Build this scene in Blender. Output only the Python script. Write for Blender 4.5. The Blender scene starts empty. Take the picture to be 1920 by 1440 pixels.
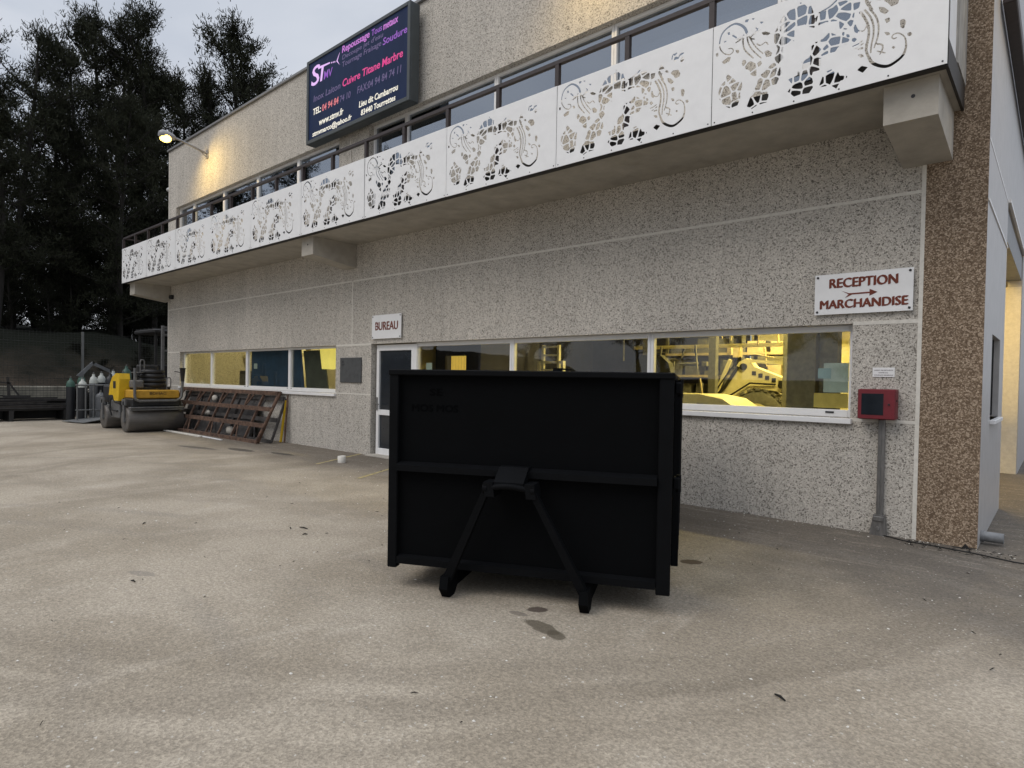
import bpy, bmesh, math, random
import numpy as np
from mathutils import Vector, Matrix
S = bpy.context.scene
COL = S.collection
R = math.radians
random.seed(7)

# ------------------------------------------------------------------ camera
cam_d = bpy.data.cameras.new("camera"); cam = bpy.data.objects.new("camera", cam_d); COL.objects.link(cam)
S.camera = cam
yaw, pitch, roll = -0.7224, -0.0187, 0.0172
fw = Vector((math.sin(yaw)*math.cos(pitch), math.cos(yaw)*math.cos(pitch), math.sin(pitch)))
rt = Vector((math.cos(yaw), -math.sin(yaw), 0)); up = rt.cross(fw)
r2 = rt*math.cos(roll)+up*math.sin(roll); u2 = -rt*math.sin(roll)+up*math.cos(roll)
M = Matrix((r2, u2, -fw)).transposed().to_4x4(); M.translation = Vector((0.5841, -7.6779, 1.6))
cam.matrix_world = M
cam_d.sensor_width = 36; cam_d.lens = 1167.56/1920*36
cam_d.shift_y = 14.42/1920
cam_d.clip_start = 0.05; cam_d.clip_end = 1500

# ------------------------------------------------------------------ world: overcast evening sky
SUN_EL, SUN_ROT = R(48), R(200)
w = bpy.data.worlds.new("World"); S.world = w; w.use_nodes = True
nt = w.node_tree; nt.nodes.clear()
def N(t, **k):
    n = nt.nodes.new(t)
    for a, b in k.items(): setattr(n, a, b)
    return n
out = N('ShaderNodeOutputWorld'); bg = N('ShaderNodeBackground'); nt.links.new(bg.outputs[0], out.inputs[0])
sky = N('ShaderNodeTexSky', sky_type='NISHITA'); sky.sun_disc = False; sky.sun_elevation = SUN_EL; sky.sun_rotation = SUN_ROT
tc = N('ShaderNodeTexCoord'); mp = N('ShaderNodeMapping'); mp.inputs['Scale'].default_value = (1.6, 1.6, 4.5)
nz = N('ShaderNodeTexNoise'); nz.inputs['Scale'].default_value = 1.3; nz.inputs['Detail'].default_value = 6; nz.inputs['Roughness'].default_value = .5; nz.inputs['Distortion'].default_value = .4
nt.links.new(tc.outputs['Generated'], mp.inputs[0]); nt.links.new(mp.outputs[0], nz.inputs[0])
cr = N('ShaderNodeValToRGB'); cr.color_ramp.elements[0].position = .34; cr.color_ramp.elements[1].position = .68
cr.color_ramp.elements[0].color = (5.7, 6.2, 7.1, 1); cr.color_ramp.elements[1].color = (8.3, 8.55, 9.1, 1)
nt.links.new(nz.outputs[0], cr.inputs[0])
sep = N('ShaderNodeSeparateXYZ'); nt.links.new(tc.outputs['Generated'], sep.inputs[0])
mr = N('ShaderNodeMapRange'); mr.inputs['From Min'].default_value = 0.5; mr.inputs['From Max'].default_value = 1; mr.inputs['To Min'].default_value = .97; mr.inputs['To Max'].default_value = 2.4
nt.links.new(sep.outputs['Z'], mr.inputs[0])
mu = N('ShaderNodeMix', data_type='RGBA', blend_type='MULTIPLY'); mu.inputs[0].default_value = 1
nt.links.new(cr.outputs[0], mu.inputs[6]); nt.links.new(mr.outputs[0], mu.inputs[7])
mx = N('ShaderNodeMix', data_type='RGBA'); mx.inputs[0].default_value = .9
nt.links.new(sky.outputs[0], mx.inputs[6]); nt.links.new(mu.outputs[2], mx.inputs[7])
nt.links.new(mx.outputs[2], bg.inputs[0]); bg.inputs[1].default_value = 0.1

sun_d = bpy.data.lights.new("sun", 'SUN'); sun = bpy.data.objects.new("sun", sun_d); COL.objects.link(sun)
sun_d.energy = 1.0; sun_d.angle = R(32); sun_d.color = (1, .91, .80)
sd = Vector((math.sin(SUN_ROT)*math.cos(SUN_EL), math.cos(SUN_ROT)*math.cos(SUN_EL), math.sin(SUN_EL)))
sun.rotation_euler = (-sd).to_track_quat('-Z', 'Y').to_euler()
S.view_settings.view_transform = 'Standard'; S.view_settings.look = 'None'; S.view_settings.exposure = 0; S.view_settings.gamma = 1

# ------------------------------------------------------------------ materials
def mat(name, col, rough=.6, metal=0., spec=.5, var=.12, vscale=6., bump=0., bscale=40., emit=None, es=0., coord='Object', stretch=(1, 1, 1), col2=None, coat=0.):
    m = bpy.data.materials.new(name); m.use_nodes = True; t = m.node_tree; b = t.nodes['Principled BSDF']
    b.inputs['Roughness'].default_value = rough; b.inputs['Metallic'].default_value = metal
    b.inputs['Specular IOR Level'].default_value = spec; b.inputs['Coat Weight'].default_value = coat
    c = t.nodes.new('ShaderNodeTexCoord'); mp = t.nodes.new('ShaderNodeMapping'); mp.inputs['Scale'].default_value = stretch
    t.links.new(c.outputs[coord], mp.inputs[0])
    n = t.nodes.new('ShaderNodeTexNoise'); n.inputs['Scale'].default_value = vscale; n.inputs['Detail'].default_value = 5; n.inputs['Roughness'].default_value = .6
    t.links.new(mp.outputs[0], n.inputs[0])
    r = t.nodes.new('ShaderNodeValToRGB'); r.color_ramp.elements[0].position = .3; r.color_ramp.elements[1].position = .7
    c1 = tuple(max(0, x*(1-var)) for x in col); c2 = tuple(x*(1+var) for x in (col2 or col))
    r.color_ramp.elements[0].color = (*c1, 1); r.color_ramp.elements[1].color = (*c2, 1)
    t.links.new(n.outputs[0], r.inputs[0]); t.links.new(r.outputs[0], b.inputs['Base Color'])
    if bump:
        n2 = t.nodes.new('ShaderNodeTexNoise'); n2.inputs['Scale'].default_value = bscale; n2.inputs['Detail'].default_value = 3
        t.links.new(mp.outputs[0], n2.inputs[0]); bp = t.nodes.new('ShaderNodeBump'); bp.inputs['Strength'].default_value = bump; bp.inputs['Distance'].default_value = .01
        t.links.new(n2.outputs[0], bp.inputs['Height']); t.links.new(bp.outputs[0], b.inputs['Normal'])
    if emit:
        b.inputs['Emission Color'].default_value = (*emit, 1); b.inputs['Emission Strength'].default_value = es
    return m

def aggregate(name, light, mid, dark, scale=52., bump=.55, pd=.33, stain=None):
    """exposed aggregate concrete: small pebbles in mortar with dark pits"""
    m = bpy.data.materials.new(name); m.use_nodes = True; t = m.node_tree; b = t.nodes['Principled BSDF']
    b.inputs['Roughness'].default_value = .85; b.inputs['Specular IOR Level'].default_value = .25
    L = t.links.new; nn = t.nodes.new
    c = nn('ShaderNodeTexCoord')
    n0 = nn('ShaderNodeTexNoise'); n0.inputs['Scale'].default_value = 30; n0.inputs['Detail'].default_value = 2
    L(c.outputs['Object'], n0.inputs[0])
    va = nn('ShaderNodeVectorMath'); va.operation = 'SCALE'; va.inputs['Scale'].default_value = .022
    L(n0.outputs['Color'], va.inputs[0])
    ad = nn('ShaderNodeVectorMath'); ad.operation = 'ADD'; L(c.outputs['Object'], ad.inputs[0]); L(va.outputs[0], ad.inputs[1])
    v = nn('ShaderNodeTexVoronoi'); v.inputs['Scale'].default_value = scale; L(ad.outputs[0], v.inputs['Vector'])
    v2 = nn('ShaderNodeTexVoronoi'); v2.feature = 'DISTANCE_TO_EDGE'; v2.inputs['Scale'].default_value = scale; L(ad.outputs[0], v2.inputs['Vector'])
    sp = nn('ShaderNodeSeparateColor'); L(v.outputs['Color'], sp.inputs[0])
    r = nn('ShaderNodeValToRGB'); e = r.color_ramp.elements
    e[0].position = 0; e[0].color = (*dark, 1); e[1].position = 1; e[1].color = (*light, 1)
    x = e.new(pd*.55); x.color = (*[d*.55+a*.45 for d, a in zip(dark, mid)], 1)
    x = e.new(pd); x.color = (*mid, 1); x = e.new(.75); x.color = (*[(a+d)/2 for a, d in zip(mid, light)], 1)
    L(sp.outputs[0], r.inputs[0])
    er = nn('ShaderNodeMapRange'); er.inputs['From Max'].default_value = .12; er.inputs['To Min'].default_value = .62; L(v2.outputs['Distance'], er.inputs[0])
    mu = nn('ShaderNodeMix'); mu.data_type = 'RGBA'; mu.blend_type = 'MULTIPLY'; mu.inputs[0].default_value = 1
    L(r.outputs[0], mu.inputs[6]); L(er.outputs[0], mu.inputs[7])
    # broad weathering
    n3 = nn('ShaderNodeTexNoise'); n3.inputs['Scale'].default_value = .55; n3.inputs['Detail'].default_value = 5
    mp = nn('ShaderNodeMapping'); mp.inputs['Scale'].default_value = (1, 1, .5); L(c.outputs['Object'], mp.inputs[0]); L(mp.outputs[0], n3.inputs[0])
    r3 = nn('ShaderNodeMapRange'); r3.inputs['From Min'].default_value = .3; r3.inputs['From Max'].default_value = .7; r3.inputs['To Min'].default_value = .88; r3.inputs['To Max'].default_value = 1.08; L(n3.outputs[0], r3.inputs[0])
    mu2 = nn('ShaderNodeMix'); mu2.data_type = 'RGBA'; mu2.blend_type = 'MULTIPLY'; mu2.inputs[0].default_value = 1
    L(mu.outputs[2], mu2.inputs[6]); L(r3.outputs[0], mu2.inputs[7])
    # rain streaks down the wall
    mp4 = nn('ShaderNodeMapping'); mp4.inputs['Scale'].default_value = (7, 7, .35); L(c.outputs['Object'], mp4.inputs[0])
    n4 = nn('ShaderNodeTexNoise'); n4.inputs['Scale'].default_value = 1; n4.inputs['Detail'].default_value = 4; L(mp4.outputs[0], n4.inputs[0])
    r4 = nn('ShaderNodeMapRange'); r4.inputs['From Min'].default_value = .35; r4.inputs['From Max'].default_value = .65; r4.inputs['To Min'].default_value = .93; r4.inputs['To Max'].default_value = 1.03; L(n4.outputs[0], r4.inputs[0])
    mu3 = nn('ShaderNodeMix'); mu3.data_type = 'RGBA'; mu3.blend_type = 'MULTIPLY'; mu3.inputs[0].default_value = 1
    L(mu2.outputs[2], mu3.inputs[6]); L(r4.outputs[0], mu3.inputs[7])
    L(mu3.outputs[2], b.inputs['Base Color'])
    bp = nn('ShaderNodeBump'); bp.inputs['Strength'].default_value = bump; bp.inputs['Distance'].default_value = .006
    L(v2.outputs['Distance'], bp.inputs['Height']); L(bp.outputs[0], b.inputs['Normal'])
    return m

def glass_mat(name, tint=(.8, .8, .8), refl=.1, rcol=(1, 1, 1), rough=.01):
    m = bpy.data.materials.new(name); m.use_nodes = True; t = m.node_tree; t.nodes.clear()
    o = t.nodes.new('ShaderNodeOutputMaterial'); mx = t.nodes.new('ShaderNodeMixShader')
    tr = t.nodes.new('ShaderNodeBsdfTransparent'); gl = t.nodes.new('ShaderNodeBsdfGlossy')
    tr.inputs[0].default_value = (*tint, 1); gl.inputs[0].default_value = (*rcol, 1); gl.inputs['Roughness'].default_value = rough
    fr = t.nodes.new('ShaderNodeFresnel'); fr.inputs[0].default_value = 1.5
    mr = t.nodes.new('ShaderNodeMapRange'); mr.inputs['To Min'].default_value = refl; mr.inputs['To Max'].default_value = 1
    # slow ripple of the reflection, as float glass shows
    c = t.nodes.new('ShaderNodeTexCoord'); n = t.nodes.new('ShaderNodeTexNoise'); n.inputs['Scale'].default_value = 1.2
    bp = t.nodes.new('ShaderNodeBump'); bp.inputs['Strength'].default_value = .12; bp.inputs['Distance'].default_value = .02
    t.links.new(c.outputs['Object'], n.inputs[0]); t.links.new(n.outputs[0], bp.inputs['Height']); t.links.new(bp.outputs[0], gl.inputs['Normal'])
    t.links.new(fr.outputs[0], mr.inputs[0])
    ge = t.nodes.new('ShaderNodeNewGeometry'); sb = t.nodes.new('ShaderNodeMath'); sb.operation = 'SUBTRACT'; sb.inputs[0].default_value = 1; t.links.new(ge.outputs['Backfacing'], sb.inputs[1])
    ml = t.nodes.new('ShaderNodeMath'); ml.operation = 'MULTIPLY'; t.links.new(mr.outputs[0], ml.inputs[0]); t.links.new(sb.outputs[0], ml.inputs[1]); t.links.new(ml.outputs[0], mx.inputs[0])
    t.links.new(tr.outputs[0], mx.inputs[1]); t.links.new(gl.outputs[0], mx.inputs[2]); t.links.new(mx.outputs[0], o.inputs[0])
    return m

MT = {}
MT['wall'] = aggregate('aggregate_grey', (.73, .69, .625), (.525, .490, .437), (.15, .137, .118), scale=82, pd=.26)
MT['brown'] = aggregate('aggregate_brown', (.52, .41, .305), (.245, .178, .120), (.135, .092, .060), scale=86, pd=.5)
MT['joint'] = mat('joint_concrete', (.64, .615, .56), .85, var=.1, vscale=20, bump=.3)
MT['concrete'] = mat('concrete', (.40, .375, .33), .9, var=.16, vscale=3, bump=.35, bscale=30)
MT['concrete_stained'] = mat('concrete_stained', (.33, .32, .30), .9, var=.35, vscale=5, bump=.35, bscale=30, stretch=(3, 3, .6))
MT['sidewall'] = mat('coated_panel', (.43, .42, .415), .42, var=.08, vscale=5, bump=.12, bscale=120, spec=.5)
MT['white_metal'] = mat('white_powder_coat', (.79, .795, .80), .45, var=.04, vscale=5, bump=.06, bscale=20)
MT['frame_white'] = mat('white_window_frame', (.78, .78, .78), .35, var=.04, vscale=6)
MT['capping'] = mat('zinc_capping', (.20, .20, .20), .5, metal=.3, var=.12)
MT['rail'] = mat('brown_painted_steel', (.035, .026, .026), .5, var=.25, vscale=12, spec=.4)
MT['slab_edge'] = mat('dark_steel_edge', (.018, .015, .013), .6, var=.25, vscale=6)
MT['glass'] = glass_mat('window_glass', (.82, .84, .80), .03)
MT['glass_up'] = glass_mat('reflecting_glass', (.42, .46, .5), .38, (.66, .72, .80))
MT['dark_room'] = mat('dark_interior', (.10, .095, .10), .9, var=.2, vscale=1)
MT['inner_wall'] = mat('interior_wall', (.62, .58, .46), .8, var=.12, vscale=1.5)
MT['inner_purple'] = mat('interior_dim_wall', (.055, .058, .12), .8, var=.35, vscale=1.1)  # dimness of the unlit hall part is put into this dark bluish colour
MT['slab_in'] = mat('interior_floor', (.35, .33, .3), .8)
MT['blind'] = mat('blind', (.42, .46, .50), .6, var=.05)
MT['blue'] = mat('blue_sheet', (.018, .055, .12), .55, var=.3, vscale=3, bump=.3, bscale=6)
MT['paper'] = mat('paper', (.55, .62, .60), .8, var=.1, vscale=8)
MT['paper_blue'] = mat('paper_blue', (.33, .47, .52), .8, var=.1)
MT['paper_yellow'] = mat('paper_yellow', (.75, .56, .16), .8, var=.12, vscale=9)
MT['black'] = mat('matt_black_paint', (.0016, .0019, .0024), .8, var=.15, vscale=2.5, bump=.12, bscale=14, spec=.08)
MT['black_edge'] = mat('black_paint_profile', (.0022, .0026, .0034), .7, var=.2, vscale=6, bump=.1, bscale=25, spec=.11)
MT['black_mark'] = mat('old_lettering', (.0012, .0014, .0018), .85, spec=.05)
MT['red'] = mat('red_enamel', (.155, .012, .020), .5, var=.12, vscale=10)
MT['smoke_glass'] = mat('smoked_window', (.018, .022, .028), .12, var=.2, spec=.6)
MT['steel'] = mat('galvanised_steel', (.22, .215, .21), .38, metal=.6, var=.25, vscale=9, stretch=(4, 4, 1))
MT['grey_metal'] = mat('grey_metal', (.22, .225, .23), .5, metal=.3, var=.2, vscale=14)
MT['slate'] = mat('slate_plaque', (.065, .068, .07), .5, var=.25, vscale=9)
MT['letter_rust'] = mat('rust_lettering', (.16, .035, .018), .8, var=.3, vscale=30)
MT['letter_dark'] = mat('dark_lettering', (.04, .02, .02), .8)
MT['screw'] = mat('screw', (.04, .04, .045), .5, metal=.5)
MT['sign_face'] = mat('sign_face_navy', (.010, .018, .050), .6, var=.18, vscale=1.2, stretch=(3, 3, .7), emit=(.010, .020, .055), es=.35, spec=.12)
MT['sign_case'] = mat('sign_case', (.045, .055, .06), .5, var=.12)
def emi(name, c, s): MT[name] = mat(name, (.02, .02, .02), .6, emit=c, es=s, var=0)
emi('led_white', (1, .95, .82), .9); emi('led_pink', (.9, .06, .32), .75); emi('led_violet', (.40, .13, .72), .65)
emi('led_magenta', (.72, .24, .82), .75); emi('led_dim', (.13, .10, .24), .75); emi('led_red', (.85, .22, .25), .8)
emi('led_logo', (.80, .50, .95), 1.0)
MT['lamp_body'] = mat('lamp_housing', (.25, .25, .26), .45, metal=.4)
emi('lamp_glow', (1, .60, .13), 7.)
emi('tube', (1, .74, .22), 3.)
MT['yellow'] = mat('machine_yellow', (.68, .44, .02), .42, var=.12, vscale=7)
MT['orange'] = mat('machine_amber', (.50, .28, .03), .5, var=.18, vscale=7)
MT['drum'] = mat('worn_drum_steel', (.13, .12, .11), .6, metal=.35, var=.3, vscale=6, stretch=(1, .25, 1), bump=.3, bscale=30)
MT['machine_dark'] = mat('machine_dark', (.018, .018, .019), .6, var=.35, vscale=9)
MT['machine_grey'] = mat('machine_grey', (.12, .12, .12), .55, var=.3, vscale=12)
MT['rubber'] = mat('rubber', (.012, .012, .012), .75, var=.2)
MT['rust'] = mat('rusty_steel', (.062, .034, .024), .9, var=.45, vscale=9, bump=.5, bscale=50, col2=(.125, .074, .050))
MT['old_steel'] = mat('weathered_beam', (.075, .07, .068), .6, metal=.3, var=.4, vscale=6)
MT['beam_dark'] = mat('dark_beam', (.014, .013, .013), .6, var=.4, vscale=3)
MT['cyl_grey'] = mat('cylinder_grey', (.13, .138, .148), .5, var=.2, vscale=8)
MT['cyl_green'] = mat('cylinder_green', (.04, .10, .075), .5, var=.2, vscale=8)
MT['cyl_black'] = mat('cylinder_black', (.012, .014, .018), .5, var=.2, vscale=8)
MT['cyl_white'] = mat('cylinder_white', (.46, .48, .45), .5, var=.1, vscale=8)
MT['bark'] = mat('pine_bark', (.012, .010, .008), .95, var=.4, vscale=6, bump=.8, bscale=12, stretch=(1, 1, .25))
def leaf(name, c, v=.5):
    m = mat(name, c, .85, var=v, vscale=.9, col2=tuple(x*1.25 for x in c), spec=.06); return m
MT['needles'] = leaf('pine_needles', (.021, .023, .015)); MT['needles_dark'] = leaf('pine_needles_dark', (.011, .012, .008))
MT['shrub'] = leaf('shrub_leaves', (.012, .017, .009))
MT['wire'] = mat('fence_wire', (.035, .038, .036), .6, metal=.3, var=.1)
MT['post'] = mat('fence_post', (.15, .155, .155), .55, metal=.3, var=.15)
MT['lowwall'] = mat('old_low_wall', (.26, .245, .20), .95, var=.4, vscale=3, bump=.5, bscale=14)
MT['line_yellow'] = mat('worn_yellow_paint', (.36, .30, .15), .85, var=.35, vscale=14)
MT['loader'] = mat('loader_paint', (.62, .58, .40), .5, var=.15, vscale=5)
MT['wood'] = mat('pale_wood', (.38, .32, .22), .7, var=.2, vscale=8)

def ground_mat():
    m = bpy.data.materials.new('yard_asphalt'); m.use_nodes = True; t = m.node_tree; b = t.nodes['Principled BSDF']
    L = t.links.new; nn = t.nodes.new
    b.inputs['Roughness'].default_value = .88; b.inputs['Specular IOR Level'].default_value = .28
    c = nn('ShaderNodeTexCoord'); P = c.outputs['Object']
    def noise(scale, det=5, rough=.6, st=(1, 1, 1), rot=0, dist=0):
        mp = nn('ShaderNodeMapping'); mp.inputs['Scale'].default_value = st; mp.inputs['Rotation'].default_value = (0, 0, rot); L(P, mp.inputs[0])
        n = nn('ShaderNodeTexNoise'); n.inputs['Scale'].default_value = scale; n.inputs['Detail'].default_value = det; n.inputs['Roughness'].default_value = rough; n.inputs['Distortion'].default_value = dist
        L(mp.outputs[0], n.inputs[0]); return n.outputs[0]
    def rng(x, a, bb, lo, hi):
        r = nn('ShaderNodeMapRange'); r.interpolation_type = 'SMOOTHSTEP'
        for k, v in zip(('From Min', 'From Max', 'To Min', 'To Max'), (a, bb, lo, hi)): r.inputs[k].default_value = v
        L(x, r.inputs[0]); return r.outputs[0]
    def mixc(f, a, bb, bt='MIX'):
        x = nn('ShaderNodeMix'); x.data_type = 'RGBA'; x.blend_type = bt
        if isinstance(f, float): x.inputs[0].default_value = f
        else: L(f, x.inputs[0])
        for i, v in ((6, a), (7, bb)):
            if isinstance(v, tuple): x.inputs[i].default_value = (*v, 1)
            else: L(v, x.inputs[i])
        return x.outputs[2]
    def mth(op, a, bb=None):
        x = nn('ShaderNodeMath'); x.operation = op
        for i, v in ((0, a), (1, bb)):
            if v is None: continue
            if isinstance(v, (int, float)): x.inputs[i].default_value = v
            else: L(v, x.inputs[i])
        return x.outputs[0]
    base = mixc(rng(noise(.55, 6, .62), .36, .64, 0, 1), (.275, .236, .182), (.375, .328, .262))
    # drifts of pale dust swept in long streaks
    base = mixc(rng(noise(1.1, 6, .62, (1.3, .32, 1), R(-18), .6), .52, .74, 0, .55), base, (.455, .405, .335))
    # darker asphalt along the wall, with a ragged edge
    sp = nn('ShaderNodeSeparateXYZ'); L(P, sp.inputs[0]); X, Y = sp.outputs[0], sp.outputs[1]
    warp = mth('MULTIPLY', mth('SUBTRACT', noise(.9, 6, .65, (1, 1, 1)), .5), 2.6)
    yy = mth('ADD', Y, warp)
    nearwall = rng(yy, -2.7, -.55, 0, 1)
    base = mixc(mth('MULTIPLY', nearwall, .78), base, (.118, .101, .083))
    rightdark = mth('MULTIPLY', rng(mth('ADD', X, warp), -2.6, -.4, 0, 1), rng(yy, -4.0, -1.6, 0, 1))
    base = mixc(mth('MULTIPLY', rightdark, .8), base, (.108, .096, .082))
    # fine streaky wear running with the wall inside that strip
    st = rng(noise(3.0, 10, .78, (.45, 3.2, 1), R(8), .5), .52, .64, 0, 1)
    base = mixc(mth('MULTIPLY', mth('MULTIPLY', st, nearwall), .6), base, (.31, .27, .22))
    # tyre marks: soft darker arcs
    wv = nn('ShaderNodeTexWave'); wv.wave_type = 'RINGS'; wv.rings_direction = 'Z'; wv.inputs['Scale'].default_value = .42; wv.inputs['Distortion'].default_value = 1.6; wv.inputs['Detail'].default_value = 3; wv.inputs['Detail Scale'].default_value = .5
    mp = nn('ShaderNodeMapping'); mp.inputs['Location'].default_value = (4.2, 11.5, 0); L(P, mp.inputs[0]); L(mp.outputs[0], wv.inputs[0])
    arcs = mth('MULTIPLY', rng(wv.outputs[0], .78, .99, 0, .30), rng(noise(.35, 3), .45, .62, 0, 1))
    base = mixc(arcs, base, (.20, .18, .155))
    # two pairs of tyre tracks sweeping round the foreground
    for (cx, cy_, rad, wd, am) in ((-7.7, -.12, 8.18, .11, .42), (-7.7, -.12, 8.50, .07, .28), (-6.77, -.24, 7.09, .11, .38), (-6.77, -.24, 7.36, .06, .26), (-7.7, -.12, 9.6, .16, .3), (-12.5, 3.5, 9.2, .14, .3), (-12.5, 3.5, 10.7, .14, .25)):
        sv = nn('ShaderNodeVectorMath'); sv.operation = 'SUBTRACT'; L(P, sv.inputs[0]); sv.inputs[1].default_value = (cx, cy_, 0)
        ln_ = nn('ShaderNodeVectorMath'); ln_.operation = 'LENGTH'; L(sv.outputs[0], ln_.inputs[0])
        dd = mth('ABSOLUTE', mth('SUBTRACT', mth('ADD', ln_.outputs['Value'], mth('MULTIPLY', mth('SUBTRACT', noise(.7, 3), .5), .35)), rad))
        mk = mth('MULTIPLY', rng(dd, wd*.5, wd*1.5, am, 0), rng(noise(2.2, 5, .7), .38, .6, .15, 1))
        base = mixc(mk, base, (.175, .148, .112))
    # aggregate grain
    v = nn('ShaderNodeTexVoronoi'); v.inputs['Scale'].default_value = 95; L(P, v.inputs['Vector'])
    vs = nn('ShaderNodeSeparateColor'); L(v.outputs['Color'], vs.inputs[0])
    g1 = rng(vs.outputs[0], 0, 1, .84, 1.16)
    g2 = rng(noise(38, 4, .75), .3, .7, .80, 1.2)
    base = mixc(1., base, mth('MULTIPLY', g1, g2), 'MULTIPLY')
    base = mixc(rng(vs.outputs[1], .990, .999, 0, .6), base, (.62, .60, .55))       # pale chips
    base = mixc(rng(noise(9, 6, .8), .64, .74, 0, .55), base, (.17, .15, .125))
    base = mixc(rng(noise(4.5, 9, .82, (1, .5, 1), R(20)), .56, .68, 0, .45), base, (.20, .175, .14))     # small dark specks
    # damp and oil stains
    def stain(x, y, rx, ry, rot, col, amt, f):
        nonlocal base
        mp = nn('ShaderNodeMapping'); mp.vector_type = 'TEXTURE'; mp.inputs['Location'].default_value = (x, y, 0); mp.inputs['Rotation'].default_value = (0, 0, rot); mp.inputs['Scale'].default_value = (rx, ry, 1)
        L(P, mp.inputs[0]); ln = nn('ShaderNodeVectorMath'); ln.operation = 'LENGTH'
        ml = nn('ShaderNodeVectorMath'); ml.operation = 'MULTIPLY'; ml.inputs[1].default_value = (1, 1, 0); L(mp.outputs[0], ml.inputs[0]); L(ml.outputs[0], ln.inputs[0])
        d = mth('ADD', ln.outputs['Value'], mth('MULTIPLY', mth('SUBTRACT', noise(11, 5, .7), .5), f))
        base = mixc(rng(d, .82, 1.08, amt, 0), base, col)
    stain(-1.90, -4.52, .165, .065, R(-12), (.085, .070, .048), .8, .9)
    stain(-1.76, -4.56, .085, .055, R(-30), (.085, .070, .048), .8, .9)
    stain(-2.12, -4.30, .075, .055, R(40), (.060, .042, .034), .85, .5)
    stain(-2.17, -4.45, .075, .035, R(10), (.16, .135, .11), .7, .8)
    stain(-1.86, -2.44, .105, .075, R(35), (.060, .040, .026), .85, .5)
    stain(-12.6, -1.5, .5, .14, R(5), (.05, .045, .04), .8, .9)
    stain(-11.4, -1.2, .4, .10, R(5), (.05, .045, .04), .8, .9)
    stain(-13.6, -2.0, .7, .12, R(12), (.07, .065, .06), .7, .9)
    stain(-4.9, -5.9, .16, .05, R(20), (.19, .17, .15), .5, .9)
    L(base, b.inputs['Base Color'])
    bp = nn('ShaderNodeBump'); bp.inputs['Strength'].default_value = .55; bp.inputs['Distance'].default_value = .006
    h = mth('ADD', mth('MULTIPLY', v.outputs['Distance'], 1.), mth('MULTIPLY', noise(26, 5, .7), 1.6))
    L(h, bp.inputs['Height'])
    bp2 = nn('ShaderNodeBump'); bp2.inputs['Strength'].default_value = .5; bp2.inputs['Distance'].default_value = .05
    L(noise(1.6, 5, .55, (1, .6, 1)), bp2.inputs['Height']); L(bp2.outputs[0], bp.inputs['Normal'])
    L(bp.outputs[0], b.inputs['Normal'])
    return m
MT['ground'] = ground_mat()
MT['bank'] = mat('earth_bank', (.013, .014, .010), .95, var=.45, vscale=.8, bump=.8, bscale=5, col2=(.036, .028, .021), spec=.1)

def bank_mat():
    # bare brown soil at the foot, dark scrub from about waist height up
    m = MT['bank']; t = m.node_tree; b = t.nodes['Principled BSDF']; L = t.links.new; nn = t.nodes.new
    src = b.inputs['Base Color'].links[0].from_socket
    c = nn('ShaderNodeTexCoord'); sp = nn('ShaderNodeSeparateXYZ'); L(c.outputs['Object'], sp.inputs[0])
    n = nn('ShaderNodeTexNoise'); n.inputs['Scale'].default_value = 1.1; n.inputs['Detail'].default_value = 7; n.inputs['Roughness'].default_value = .7; L(c.outputs['Object'], n.inputs[0])
    a = nn('ShaderNodeMath'); a.operation = 'MULTIPLY_ADD'; a.inputs[1].default_value = 1.6; L(n.outputs[0], a.inputs[0]); L(sp.outputs[2], a.inputs[2])
    r = nn('ShaderNodeMapRange'); r.inputs['From Min'].default_value = 2.2; r.inputs['From Max'].default_value = 3.5; L(a.outputs[0], r.inputs[0])
    x = nn('ShaderNodeMix'); x.data_type = 'RGBA'; L(r.outputs[0], x.inputs[0]); L(src, x.inputs[6]); x.inputs[7].default_value = (.0065, .008, .005, 1); L(x.outputs[2], b.inputs['Base Color'])
bank_mat()
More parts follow.
